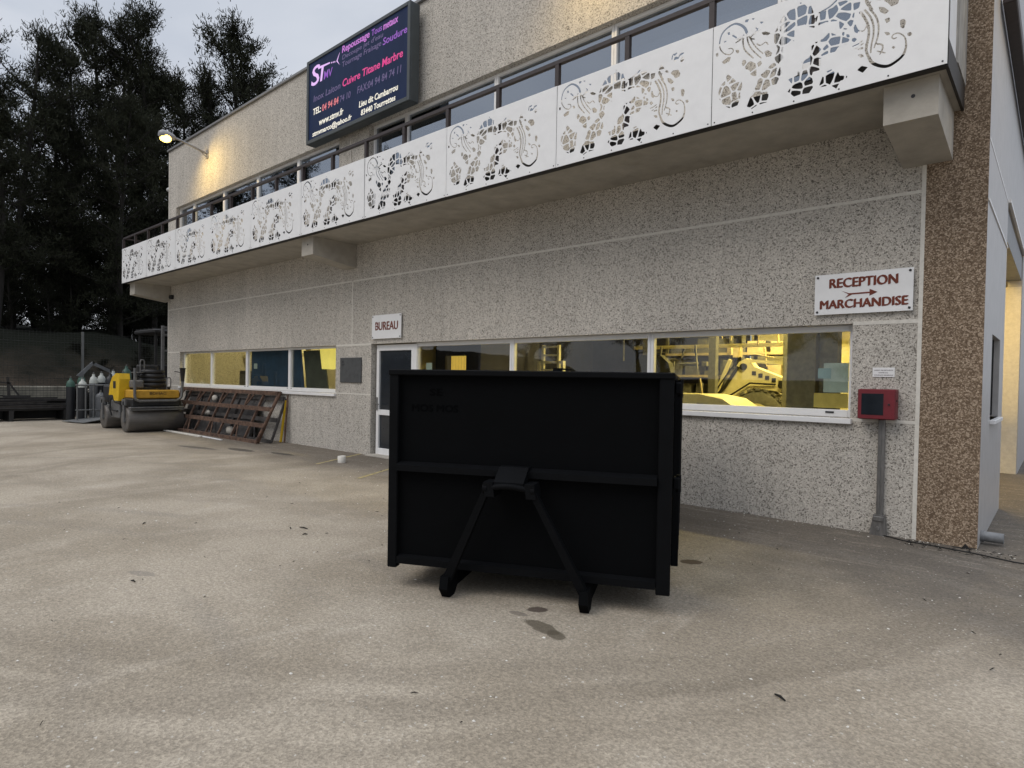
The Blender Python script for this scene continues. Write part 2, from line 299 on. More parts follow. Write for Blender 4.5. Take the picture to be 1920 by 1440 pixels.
# ------------------------------------------------------------------ mesh helpers
def wloc(o):
    v = Vector((0, 0, 0))
    while o: v += Vector(o.location); o = o.parent
    return v
class MB:
    def __init__(s): s.v = []; s.f = []; s.sm = []
    def add(s, vs, fs, smooth=False, T=None):
        k = len(s.v)
        s.v += [tuple(T @ Vector(p)) if T is not None else tuple(p) for p in vs]
        s.f += [tuple(i+k for i in f) for f in fs]; s.sm += [smooth]*len(fs); return s
    def box(s, a, b, T=None, bev=0.):
        x0, x1 = sorted((a[0], b[0])); y0, y1 = sorted((a[1], b[1])); z0, z1 = sorted((a[2], b[2]))
        bev = min(bev, (x1-x0)*.3, (y1-y0)*.3, (z1-z0)*.3)
        if bev <= 0:
            vs = [(x, y, z) for z in (z0, z1) for y in (y0, y1) for x in (x0, x1)]
            return s.add(vs, [(0, 2, 3, 1), (4, 5, 7, 6), (0, 1, 5, 4), (2, 6, 7, 3), (0, 4, 6, 2), (1, 3, 7, 5)], False, T)
        bm = bmesh.new(); bmesh.ops.create_cube(bm, size=1)
        for v in bm.verts: v.co = Vector(((x0+x1)/2+v.co.x*(x1-x0), (y0+y1)/2+v.co.y*(y1-y0), (z0+z1)/2+v.co.z*(z1-z0)))
        bmesh.ops.bevel(bm, geom=bm.edges[:], offset=bev, segments=1, affect='EDGES')
        bm.verts.index_update(); s.add([v.co[:] for v in bm.verts], [[v.index for v in f.verts] for f in bm.faces], False, T); bm.free(); return s
    def tube(s, pts, r, n=10, T=None, caps=True, rs=None):
        pts = [Vector(p) for p in pts]; k = len(pts); vs = []; fs = []
        ref = None
        for i, p in enumerate(pts):
            d = (pts[min(i+1, k-1)]-pts[max(i-1, 0)]).normalized()
            if ref is None: ref = Vector((0, 0, 1)) if abs(d.z) < .9 else Vector((1, 0, 0))
            a = d.cross(ref).normalized(); b = a.cross(d).normalized(); ref = b
            rr = rs[i] if rs else r
            vs += [tuple(p+a*math.cos(2*math.pi*j/n)*rr+b*math.sin(2*math.pi*j/n)*rr) for j in range(n)]
        for i in range(k-1):
            for j in range(n): fs.append((i*n+j, i*n+(j+1) % n, (i+1)*n+(j+1) % n, (i+1)*n+j))
        s.add(vs, fs, True, T)
        if caps: s.add(vs[:n], [tuple(range(n))[::-1]], False, T); s.add(vs[-n:], [tuple(range(n))], False, T)
        return s
    def bar(s, a, b, w, h, T=None):
        """square bar from a to b, w across, h thick"""
        a = Vector(a); b = Vector(b); d = (b-a).normalized(); ref = Vector((0, 0, 1)) if abs(d.z) < .95 else Vector((0, 1, 0))
        x = d.cross(ref).normalized()*w/2; y = x.cross(d).normalized()*h/2
        vs = [p+i*x+j*y for p in (a, b) for i, j in ((-1, -1), (1, -1), (1, 1), (-1, 1))]
        return s.add(vs, [(3, 2, 1, 0), (4, 5, 6, 7), (0, 1, 5, 4), (1, 2, 6, 5), (2, 3, 7, 6), (3, 0, 4, 7)], False, T)
    def lathe(s, prof, c=(0, 0, 0), n=20, T=None, axis='z'):
        vs = []; fs = []
        for r, h in prof:
            for j in range(n):
                a = 2*math.pi*j/n; p = (r*math.cos(a), r*math.sin(a), h)
                if axis == 'y': p = (p[0], p[2], p[1])
                if axis == 'x': p = (p[2], p[0], p[1])
                vs.append((p[0]+c[0], p[1]+c[1], p[2]+c[2]))
        for i in range(len(prof)-1):
            for j in range(n): fs.append((i*n+j, i*n+(j+1) % n, (i+1)*n+(j+1) % n, (i+1)*n+j))
        s.add(vs, fs, True, T); s.add(vs[:n], [tuple(range(n))[::-1]], False, T); s.add(vs[-n:], [tuple(range(n))], False, T); return s
    def prism(s, poly, a, b, axis='y', T=None):
        """poly in the plane, extruded from a to b along axis"""
        def P(u, v, d): return {'y': (u, d, v), 'x': (d, u, v), 'z': (u, v, d)}[axis]
        n = len(poly); vs = [P(u, v, a) for u, v in poly]+[P(u, v, b) for u, v in poly]
        fs = [tuple(range(n)), tuple(range(2*n-1, n-1, -1))]+[(i, n+i, n+(i+1) % n, (i+1) % n) for i in range(n)]
        return s.add(vs, fs, False, T)
    def split(s, name, m, parent=None, world=True):
        """one object per connected piece"""
        par = list(range(len(s.v)))
        def fd(i):
            while par[i] != i: par[i] = par[par[i]]; i = par[i]
            return i
        key = {}
        for i, v in enumerate(s.v):
            k = (round(v[0], 4), round(v[1], 4), round(v[2], 4))
            if k in key: par[fd(i)] = fd(key[k])
            else: key[k] = i
        for f in s.f:
            for j in f[1:]: par[fd(j)] = fd(f[0])
        gr = {}
        for f, sm in zip(s.f, s.sm): gr.setdefault(fd(f[0]), []).append((f, sm))
        for fs in gr.values():
            ids = sorted({i for f, _ in fs for i in f}); mp_ = {i: k for k, i in enumerate(ids)}
            q = MB(); q.v = [s.v[i] for i in ids]; q.f = [tuple(mp_[i] for i in f) for f, _ in fs]; q.sm = [x for _, x in fs]; o = q.build(name, m, parent, world)
        return o
    def build(s, name, m, parent=None, world=True, fix=True):
        off = wloc(parent) if (parent and world) else Vector((0, 0, 0))
        me = bpy.data.meshes.new(name); me.from_pydata([tuple(Vector(v)-off) for v in s.v], [], s.f)
        me.polygons.foreach_set('use_smooth', s.sm)
        if fix:
            bm = bmesh.new(); bm.from_mesh(me); bmesh.ops.recalc_face_normals(bm, faces=bm.faces[:]); bm.to_mesh(me); bm.free()
        me.materials.append(MT[m] if isinstance(m, str) else m)
        o = bpy.data.objects.new(name, me); COL.objects.link(o)
        if parent: o.parent = parent
        return o
def tag(o, label=None, cat=None, group=None, kind=None):
    for k, v in (('label', label), ('category', cat), ('group', group), ('kind', kind)):
        if v: o[k] = v
    return o
def thing(name, loc, label, cat, group=None, rz=0.):
    o = bpy.data.objects.new(name, None); COL.objects.link(o); o.location = loc; o.rotation_euler = (0, 0, rz)
    o.empty_display_size = .2
    return tag(o, label, cat, group)
def copy_tree(o, parent=None):
    c = o.copy(); COL.objects.link(c)
    if parent: c.parent = parent
    for ch in list(o.children): copy_tree(ch, c)
    return c
def text_mesh(name, txt, size, loc, m, parent=None, depth=.004, bold=0., align='LEFT', rot=(R(90), 0, 0), xs=1., world=True, shear=0., wd=None, fake=0.):
    cu = bpy.data.curves.new(name, 'FONT'); cu.body = txt; cu.size = size; cu.extrude = depth/2; cu.offset = bold; cu.align_x = align; cu.shear = shear; cu.resolution_u = 3
    o = bpy.data.objects.new(name, cu); COL.objects.link(o)
    dg = bpy.context.evaluated_depsgraph_get(); me = bpy.data.meshes.new_from_object(o.evaluated_get(dg))
    bpy.data.objects.remove(o); bpy.data.curves.remove(cu)
    xsv = [v.co.x for v in me.vertices]; ww = max(xsv)-min(xsv)
    if wd: xs = wd/ww
    me.transform(Matrix.Diagonal((xs, 1, 1, 1)))
    me.materials.clear(); me.materials.append(MT[m]); me.name = name
    if fake:
        bm = bmesh.new(); bm.from_mesh(me)
        for k_ in range(1, 3):
            m2 = me.copy(); m2.transform(Matrix.Translation((fake*k_/2, fake*.25*k_, .0004*k_))); bm.from_mesh(m2); bpy.data.meshes.remove(m2)
        bm.to_mesh(me); bm.free()
    t = bpy.data.objects.new(name, me); COL.objects.link(t)
    if parent: t.parent = parent
    t.location = Vector(loc)-(wloc(parent) if parent and world else Vector((0, 0, 0))); t.rotation_euler = rot
    return t

# ------------------------------------------------------------------ ground
g = MB(); g.add([(-170, -170, 0), (170, -170, 0), (170, 170, 0), (-170, 170, 0)], [(0, 1, 2, 3)])
tag(g.build('ground', 'ground'), kind='structure')
for k, (a, b) in enumerate((((-9.60, -1.50), (-10.37, .0)), ((-7.72, -1.90), (-8.50, -.35)))):
    a = Vector((*a, .004)); b = Vector((*b, .004)); d = (b-a).normalized().cross(Vector((0, 0, 1)))*.035
    l = MB(); l.add([a-d, a+d, b+d, b-d], [(0, 1, 2, 3)]); tag(l.build('painted_line', 'line_yellow'), kind='structure')

# ------------------------------------------------------------------ the building
LX, TOP = -20.91, 8.66
B = thing('office_building', (-10.4, 0, 0), 'long two storey industrial building clad in grey exposed aggregate panels', 'building')
def wall_xz(mb, x0, x1, z0, z1, y, ops, depth, flip=None):
    """front sheet at y with rectangular openings and their reveals"""
    xs = sorted({x0, x1, *[min(max(v, x0), x1) for o in ops for v in o[:2]]}); zs = sorted({z0, z1, *[min(max(v, z0), z1) for o in ops for v in o[2:]]})
    P = (lambda a, d, c: (a, d, c)) if flip is None else (lambda a, d, c: (flip-(d-y), a, c))
    def hole(a, c): return any(o[0] < a < o[1] and o[2] < c < o[3] for o in ops)
    G = [[hole((xs[i]+xs[i+1])/2, (zs[j]+zs[j+1])/2) for j in range(len(zs)-1)] for i in range(len(xs)-1)]
    nx, nz_ = len(xs)-1, len(zs)-1
    for i in range(nx):
        for j in range(nz_):
            a, b_, c, d = xs[i], xs[i+1], zs[j], zs[j+1]
            if not G[i][j]: mb.add([P(a, y, c), P(b_, y, c), P(b_, y, d), P(a, y, d)], [(0, 1, 2, 3)])
            else:
                if i == 0 or not G[i-1][j]: mb.add([P(a, y, c), P(a, y+depth, c), P(a, y+depth, d), P(a, y, d)], [(0, 1, 2, 3)])
                if i == nx-1 or not G[i+1][j]: mb.add([P(b_, y, c), P(b_, y+depth, c), P(b_, y+depth, d), P(b_, y, d)], [(0, 1, 2, 3)])
                if (j == 0 and c > .01) or (j > 0 and not G[i][j-1]): mb.add([P(a, y, c), P(a, y+depth, c), P(b_, y+depth, c), P(b_, y, c)], [(0, 1, 2, 3)])
                if j == nz_-1 or not G[i][j+1]: mb.add([P(a, y, d), P(a, y+depth, d), P(b_, y+depth, d), P(b_, y, d)], [(0, 1, 2, 3)])
    return mb
OL = (-19.92, -11.34, 1.24, 2.29); OM = (-10.05, -1.165, 1.24, 2.29); OD = (-10.05, -8.72, 0, 1.24)
UL = (-20.30, -11.30, 5.88, 6.80); ULd = (-20.30, -19.20, 4.5, 5.88); UR = (-10.22, -1.16, 5.88, 6.80); URd = (-10.22, -9.12, 4.5, 5.88); UR2 = (-2.08, -1.16, 4.5, 5.88)
f = MB(); wall_xz(f, LX, -.52, 0, TOP, 0, [OL, OM, OD, UL, ULd, UR, URd, UR2], .30)
f.box((LX, 0, 0), (LX+.02, 14, TOP))                          # far gable
f.build('wall', 'wall', B)
p = MB(); p.add([(-.52, -.004, 0), (0, -.004, 0), (0, -.004, TOP), (-.52, -.004, TOP)], [(0, 1, 2, 3)]); p.add([(0, -.004, 0), (0, .02, 0), (0, .02, TOP), (0, -.004, TOP)], [(0, 1, 2, 3)])
p.build('corner_pilaster', 'brown', B)
j = MB(); w_ = .016
def hj(x0, x1, z, w=w_): j.box((x0, -.004, z-w), (x1, .01, z+w))
hj(LX, -10.75, 3.635); hj(-10.72, -.55, 3.635); hj(LX, -19.93, 2.29); hj(-11.33, -10.06, 2.285, .02); hj(-1.16, -.55, 2.29, .02)
hj(LX, -19.93, 1.25); hj(-11.33, -10.06, 1.25, .012); hj(-1.16, -.55, 1.225, .018)
j.box((-10.75, -.0045, 2.306), (-10.72, .01, 3.618))
j.box((-.553, -.0075, 0), (-.515, .01, 4.37)); j.box((-.553, -.0075, 4.6), (-.515, .01, TOP))
j.box((LX-.004, -.006, 0), (LX+.035, .01, TOP))
j.split('panel_joint', 'joint', B)
c = MB(); c.box((LX-.05, -.05, TOP), (.04, .34, TOP+.07), bev=.01); c.box((-.3, .34, TOP), (.04, 22, TOP+.07), bev=.01); c.box((LX-.05, .34, TOP), (LX+.28, 14, TOP+.07)); c.build('parapet_capping', 'capping', B)
# side wall with bay opening, window and overhanging upper part
s = MB(); wall_xz(s, .02, 22, 0, TOP, 0, [(1.0, 2.18, 1.246, 2.2), (2.86, 7.3, 0, 4.06)], .22, flip=0.0)
sw = s.build('side_wall', 'sidewall', B)
s = MB(); s.box((-.002, .02, 4.05), (.004, 2.86, 4.075)); s.box((-.002, 2.86, 4.06), (.03, 7.3, 4.10)); s.box((.001, .02, 3.45), (.012, 2.84, 3.475)); s.split('wall_strip', 'frame_white', B)  # thin white strips along the seam, the bay edge and the lower panels
s = MB(); s.box((.02, .7, 5.66), (.14, 9, 5.82), bev=.01); s.build('side_beam', 'rail', B)
# columns and reveal of the bay
s = MB(); s.box((-.30, 7.27, 0), (-.012, 7.7, 3.5)); s.build('bay_column', 'joint', B)
s = MB(); s.box((-.28, 2.9, 3.62), (-.02, 7.3, 4.04)); s.build('bay_lintel', 'grey_metal', B)
s = MB(); s.box((-1.5, 9.2, 0), (-.23, 9.28, 4.2)); s.box((-1.58, 2.86, 0), (-1.5, 9.28, 4.2)); s.box((-1.5, 2.80, 0), (-.23, 2.86, 4.2)); s.split('bay_wall', 'inner_wall', B)
wS = thing('window', (0, 1.6, 1.246), None, None); wS.parent = B; wS.location = Vector((0, 1.6, 1.246))-wloc(B)
wS.empty_display_size = .1
d = MB(); d.box((-.075, 1.0, 1.27), (-.06, 2.18, 2.2)); d.build('pane', 'black', wS)
d = MB(); d.box((-.20, .99, 1.20), (.05, 2.2, 1.246), bev=.005); d.build('sill', 'frame_white', wS)

# windows
def window(op, y, mull, doors=(), pane='glass', thick=.055, sill=True, bot=.05, topf=.05, lab=None, wide=()):
    x0, x1, z0, z1 = op
    f = MB(); e = [x0, *mull, x1]
    def fr(a, b): f.box(a, b, bev=.006)
    for i in range(len(e)-1):
        a, b = e[i], e[i+1]; zz = doors[i] if i < len(doors) and doors[i] is not None else z0
        la = thick*(1.7 if i in wide else 1)
        fr((a+(.0 if i == 0 else .002), y-.04, zz), (a+la, y+.04, z1)); fr((b-thick, y-.04, zz), (b-.002, y+.04, z1))
        fr((a+la, y-.038, z1-topf), (b-thick, y+.038, z1-.001)); fr((a+la, y-.038, zz+.001), (b-thick, y+.038, zz+bot))
        if zz < z0-.2: fr((a+la, y-.036, zz+.80), (b-thick, y+.036, zz+.89))
    o = f.build('window', 'frame_white', B)
    if lab: o['label'] = lab
    for i in range(len(e)-1):
        zz = doors[i] if i < len(doors) and doors[i] is not None else z0
        g = MB(); g.box((e[i]+thick*.6, y+.010, zz+bot*.6), (e[i+1]-thick*.6, y+.016, z1-topf*.6))
        g.build('pane', pane if isinstance(pane, str) else pane[i], o)
    if sill:
        s_ = MB(); s_.box((x0-.02, -.055, z0-.065), (x1+.02, y-.042, z0-.003), bev=.006); s_.build('sill', 'frame_white', o)
    return o
wl = window(OL, .15, (-17.93, -15.74, -13.52), bot=.09, lab='four light window, two lights yellow lit and two blue')
s = MB()
for x in (-18.0, -15.82, -15.66, -13.6, -13.42): s.box((x-.02, .104, 1.30), (x+.02, .112, 1.315))
s.split('drain_slot', 'screw', wl)
wm = window((-8.76, *OM[1:]), .15, (-6.30, -3.72), bot=.085, lab='long window above the sill, its right light glowing yellow', thick=.05, topf=.075)
s = MB(); s.box((-1.45, .100, 1.285), (-1.36, .112, 1.305), bev=.003); s.split('drain_slot', 'screw', wm)
wu = window((UL[0], UL[1], 5.88, 6.80), .15, (-19.24, -17.2, -15.22, -13.2), doors=(4.5,), pane='glass_up', sill=False, lab='upper strip window left of the stone pier')
wr = window((UR[0], UR[1], 5.88, 6.80), .15, (-9.16, -6.76, -4.42, -2.06), doors=(4.5, None, None, None, 4.5), pane='glass_up', sill=False, lab='upper strip window right of the stone pier', thick=.045)
s = MB(); s.box((-19.18, -.05, 5.845), (-11.32, .11, 5.878), bev=.005); s.build('sill', 'frame_white', wu)
s = MB(); s.box((-9.10, -.05, 5.845), (-2.10, .11, 5.878), bev=.005); s.build('sill', 'frame_white', wr)
# blinds behind the upper right lights
for a, b in ((-4.36, -2.10), (-2.0, -1.22)):
    bl = MB(); z = 5.93
    while z < (6.35 if a < -3 else 6.5):
        bl.box((a+.02, .20, z), (b-.02, .222, z+.027)); z += .038
    bl.build('blind', 'blind', wr)
# office door
dr = MB(); dx0, dx1 = -9.99, -8.80; y = .13
for a, b in (((dx0, 0.02), (dx0+.085, 2.27)), ((dx1-.085, .02), (dx1, 2.27)), ((dx0+.085, 2.15), (dx1-.085, 2.27)), ((dx0+.085, .02), (dx1-.085, .16)), ((dx0+.085, .84), (dx1-.085, .95))):
    dr.box((a[0], y-.04, a[1]), (b[0], y+.04, b[1]), bev=.006)
door = dr.build('door', 'frame_white', B)
s = MB(); s.box((dx0+.06, y, .10), (dx1-.06, y+.008, 2.2)); s.build('pane', 'smoke_glass', door)
s = MB(); s.box((dx0+.03, y-.055, .93), (dx0+.06, y-.04, 1.2)); s.tube([(dx0+.045, y-.05, 1.06), (dx0+.045, y-.10, 1.06), (dx0+.17, y-.10, 1.06)], .011); s.build('handle', 'steel', door)
s = MB(); s.box((-10.07, -.12, .0), (-8.70, .22, .035), bev=.006); s.build('threshold', 'concrete', B)
s = MB(); s.box((-8.80, .09, 0), (-8.72, .19, 2.27), bev=.004); s.build('door_post', 'frame_white', B)

# floors, ceilings, partitions
s = MB(); s.box((LX+.03, .31, 4.2), (-.03, 13.9, 4.38)); s.box((LX+.03, .31, 8.35), (-.03, 13.9, 8.5)); s.split('floor_slab', 'inner_wall', B)
s = MB(); s.add([(LX+.03, .31, .006), (-.25, .31, .006), (-.25, 13.9, .006), (LX+.03, 13.9, .006)], [(0, 1, 2, 3)]); s.build('interior_floor', 'slab_in', B)
s = MB(); s.box((LX+.03, 3.0, 0), (-11.0, 3.08, 4.2)); s.box((-11.1, .31, 0), (-11.0, 3.0, 4.2)); s.box((-5.75, 9.3, 0), (-.3, 9.4, 4.2)); s.box((-1.68, .31, 0), (-1.6, 9.2, 4.2)) if False else None; s.split('interior_wall', 'inner_wall', B)
s = MB(); s.box((-11.0, 2.6, 0), (-10.65, 2.68, 4.2)); s.box((-9.93, 2.6, 0), (-7.85, 2.68, 4.2)); s.box((-10.65, 2.6, 2.16), (-9.93, 2.68, 4.2)); s.box((-7.85, .9, 0), (-7.79, 2.68, 4.2)); s.build('interior_partition', 'inner_purple', B)
s = MB(); s.box((-11.0, 9.3, 0), (-5.8, 9.36, 4.2)); s.box((-10.98, 2.7, 0), (-10.9, 9.3, 4.2)); s.split('hall_wall', 'inner_purple', B)
s = MB(); s.box((LX+.03, 6, 4.39), (-.1, 6.1, 8.35)); s.build('upper_room_wall', 'dark_room', B)
s = MB(); s.box((-.24, .0, 2.2), (-.22, .02, 2.21));
# corrugated yellow curtain in the small inner window, lit look painted as emission
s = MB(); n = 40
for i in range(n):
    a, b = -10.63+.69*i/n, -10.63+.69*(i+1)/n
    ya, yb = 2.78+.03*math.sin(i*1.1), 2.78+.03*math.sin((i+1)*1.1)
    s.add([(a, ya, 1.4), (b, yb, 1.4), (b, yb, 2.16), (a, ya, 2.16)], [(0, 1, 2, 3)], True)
tag(s.build('curtain', mat('glowing_curtain', (.7, .55, .2), .8, emit=(1, .68, .14), es=.55)), 'pleated yellow curtain with painted-in glow seen through the window behind the black container', 'curtain')

def area(name, loc, size, e, parent, col=(1, .76, .24), rot=(0, 0, 0)):
    d = bpy.data.lights.new(name, 'AREA'); d.shape = 'RECTANGLE'; d.size, d.size_y = size; d.energy = e; d.color = col
    o = bpy.data.objects.new(name, d); COL.objects.link(o); o.parent = parent; o.location = Vector(loc)-wloc(parent); o.rotation_euler = rot; return o
def ceiling_light(x, y, e, z=4.1, lab='', col=(1, .76, .24)):
    t = thing('ceiling_light', (x, y, z), lab, 'ceiling light', 'tube lights on the ground floor ceiling')
    h = MB(); h.box((x-.7, y-.09, z), (x+.7, y+.09, z+.06)); h.build('housing', 'frame_white', t)
    q = MB(); q.tube([(x-.65, y, z-.02), (x+.65, y, z-.02)], .018); q.build('tube', 'tube', t)
    area('tube_light', (x, y, z-.06), (1.3, .15), e, t, col)
ceiling_light(-2.6, 3.0, 330, lab='tube light on the hall ceiling behind the right window, nearer the glass')
ceiling_light(-3.8, 6.2, 480, lab='tube light on the hall ceiling behind the right window, deeper inside')
ceiling_light(-18.2, 1.8, 120, col=(1, .82, .40), lab='tube light on the office ceiling at the far left of the building')
ceiling_light(-12.3, 1.9, 135, col=(1, .82, .40), lab='tube light on the office ceiling behind the blue sheeted window')
area('bay_light', (-.9, 5.2, 3.95), (.8, .4), 110, B, (1, .68, .2), (0, R(-18), 0))

# balcony
bal = MB(); bal.box((-21.28, -1.10, 4.385), (-.24, -.006, 4.55)); balcony = bal.build('balcony', 'concrete', B)
s = MB(); s.box((-21.29, -1.185, 4.372), (-.222, -1.102, 4.385)); s.box((-21.29, -1.115, 4.386), (-.222, -1.104, 4.60)); s.box((-.236, -1.185, 4.366), (-.212, -.02, 4.60)); s.split('edge_angle', 'slab_edge', balcony)
s = MB(); s.box((-.235, -.62, 4.61), (-.205, -.008, 6.6)); s.box((-.36, -.60, 4.552), (-.237, -.008, 6.6)); s.split('end_pier', 'concrete_stained', balcony)
s = MB(); s.box((-.228, -1.08, 4.61), (-.222, -.66, 5.70)); s.build('end_panel', 'white_metal', balcony)
for x in (-20.93, -10.82, -.51):
    b = MB(); a = .215
    T = lambda y, zb: [(x-a, y, zb), (x+a, y, zb), (x+a, y, 4.383), (x-a, y, 4.383)]
    b.add(T(-1.02, 4.03)+T(-.006, 3.90), [(0, 1, 2, 3), (7, 6, 5, 4), (0, 4, 5, 1), (1, 5, 6, 2), (2, 6, 7, 3), (3, 7, 4, 0)])
    br = b.build('bracket', 'concrete', balcony)
    if x > -15: hmb = MB(); hmb.lathe([(.017, 0), (.017, .004)], (x+.02, -1.025, 4.24), 12, axis='y'); hmb.build('fixing_hole', 'screw', br)
# railing
r_ = MB(); zr = 5.76; yr = -1.145
r_.bar((-21.27, yr, zr), (-.235, yr, zr), .06, .05)
r_.build('handrail', 'rail', balcony)
for i in range(21):
    x = -.25-1.0535*i
    q = MB(); q.box((x-.032, yr-.03, 4.60), (x+.032, yr+.03, zr-.026), bev=.004); q.build('post', 'rail', balcony)
q = MB(); q.bar((-21.25, -1.11, zr), (-21.25, -.02, zr), .05, .045); q.bar((-21.25, -1.11, 5.42), (-21.25, -.02, 5.42), .04, .04); q.split('end_rail', 'rail', balcony)
q = MB(); q.bar((-21.25, -1.1, 5.45), (-20.95, -.55, 5.68), .03, .03); q.build('stay', 'rail', balcony)
# cut-out pattern of one balcony panel, metres from its lower left corner
REG = [[(0.159, 0.512), (0.212, 0.461), (0.258, 0.407), (0.322, 0.384), (0.327, 0.331), (0.308, 0.264), (0.31, 0.211), (0.283, 0.146), (0.206, 0.134), (0.147, 0.172), (0.086, 0.26), (0.071, 0.339), (0.096, 0.406), (0.141, 0.441)], [(0.643, 0.763), (0.689, 0.845), (0.724, 0.896), (0.771, 0.944), (0.818, 0.94), (0.888, 0.981), (0.988, 0.913), (1.021, 0.812), (1.024, 0.686), (0.975, 0.711), (0.939, 0.749), (0.869, 0.758), (0.84, 0.748), (0.837, 0.622), (0.742, 0.619), (0.731, 0.571), (0.739, 0.492), (0.698, 0.455), (0.724, 0.35), (0.679, 0.249), (0.6, 0.248), (0.545, 0.207), (0.601, 0.17), (0.597, 0.093), (0.486, 0.089), (0.424, 0.062), (0.379, 0.101), (0.409, 0.174), (0.421, 0.206), (0.481, 0.299), (0.498, 0.382), (0.565, 0.411), (0.577, 0.451), (0.661, 0.476), (0.66, 0.536), (0.683, 0.599), (0.645, 0.677)], [(1.031, 0.776), (1.064, 0.809), (1.188, 0.819), (1.232, 0.849), (1.299, 0.843), (1.354, 0.792), (1.42, 0.783), (1.41, 0.737), (1.373, 0.706), (1.369, 0.634), (1.354, 0.589), (1.305, 0.568), (1.249, 0.598), (1.242, 0.674), (1.124, 0.703), (1.033, 0.693)], [(1.16, 0.595), (1.239, 0.535), (1.334, 0.472), (1.33, 0.432), (1.242, 0.428), (1.215, 0.393), (1.164, 0.396), (1.108, 0.392), (1.088, 0.355), (1.094, 0.262), (1.02, 0.262), (1.009, 0.222), (1.034, 0.125), (0.99, 0.067), (0.908, 0.079), (0.85, 0.074), (0.789, 0.141), (0.835, 0.191), (0.792, 0.259), (0.88, 0.275), (0.879, 0.326), (0.913, 0.394), (0.982, 0.412), (1.004, 0.457), (1.002, 0.516), (1.036, 0.542), (1.104, 0.551)], [(1.075, 0.096), (1.112, 0.2), (1.14, 0.228), (1.185, 0.235), (1.247, 0.188), (1.259, 0.153), (1.326, 0.131), (1.321, 0.099), (1.271, 0.105), (1.234, 0.039), (1.183, 0.087)], [(0.33, 0.602), (0.4, 0.569), (0.47, 0.518), (0.513, 0.535), (0.533, 0.487), (0.471, 0.475), (0.473, 0.392), (0.417, 0.404), (0.402, 0.472), (0.338, 0.513), (0.318, 0.57)], [(1.466, 0.4), (1.494, 0.338), (1.451, 0.339), (1.408, 0.341), (1.429, 0.385)]]
POL = [[(1.407, 0.159), (1.444, 0.187), (1.498, 0.159), (1.456, 0.118)], [(1.457, 0.802), (1.498, 0.855), (1.537, 0.793)], [(1.612, 0.717), (1.643, 0.741), (1.706, 0.729), (1.733, 0.678), (1.723, 0.649), (1.672, 0.643), (1.645, 0.685)], [(1.571, 0.68), (1.614, 0.661), (1.657, 0.611), (1.626, 0.59), (1.583, 0.629)], [(1.622, 0.548), (1.658, 0.555), (1.669, 0.52), (1.638, 0.504)], [(1.742, 0.494), (1.773, 0.499), (1.792, 0.467), (1.775, 0.408), (1.749, 0.43)], [(1.801, 0.362), (1.827, 0.364), (1.842, 0.341), (1.828, 0.325), (1.807, 0.333)], [(1.619, 0.437), (1.661, 0.419), (1.672, 0.392), (1.641, 0.396)], [(1.68, 0.28), (1.701, 0.283), (1.716, 0.263), (1.696, 0.256)], [(1.409, 0.3), (1.447, 0.296), (1.464, 0.264), (1.432, 0.263)], [(1.356, 0.467), (1.384, 0.468), (1.4, 0.444), (1.379, 0.425), (1.357, 0.442)], [(0.032, 0.768), (0.062, 0.762), (0.06, 0.726), (0.036, 0.732)], [(0.103, 0.654), (0.168, 0.684), (0.2, 0.676), (0.188, 0.634), (0.124, 0.622)], [(0.156, 0.944), (0.181, 0.946), (0.186, 0.914), (0.165, 0.913)], [(0.118, 0.864), (0.144, 0.865), (0.149, 0.843), (0.125, 0.845)], [(0.513, 0.82), (0.556, 0.817), (0.612, 0.779), (0.582, 0.769), (0.532, 0.79)], [(0.648, 0.521), (0.696, 0.54), (0.735, 0.51), (0.722, 0.471), (0.674, 0.46)], [(0.548, 0.613), (0.585, 0.618), (0.629, 0.577), (0.617, 0.546), (0.568, 0.552)], [(1.538, 0.761), (1.569, 0.772), (1.596, 0.729), (1.559, 0.743)], [(0.244, 0.732), (0.283, 0.723), (0.29, 0.691), (0.264, 0.688)], [(0.346, 1.01), (0.384, 1.005), (0.372, 0.977), (0.34, 0.985)], [(0.403, 1.0), (0.441, 0.995), (0.435, 0.974)], [(0.492, 0.938), (0.541, 0.921), (0.511, 0.907)], [(1.365, 0.578), (1.404, 0.545), (1.405, 0.496), (1.377, 0.519)], [(1.306, 0.527), (1.334, 0.513), (1.34, 0.483), (1.312, 0.493)], [(1.272, 0.56), (1.294, 0.547), (1.29, 0.515), (1.271, 0.528)]]
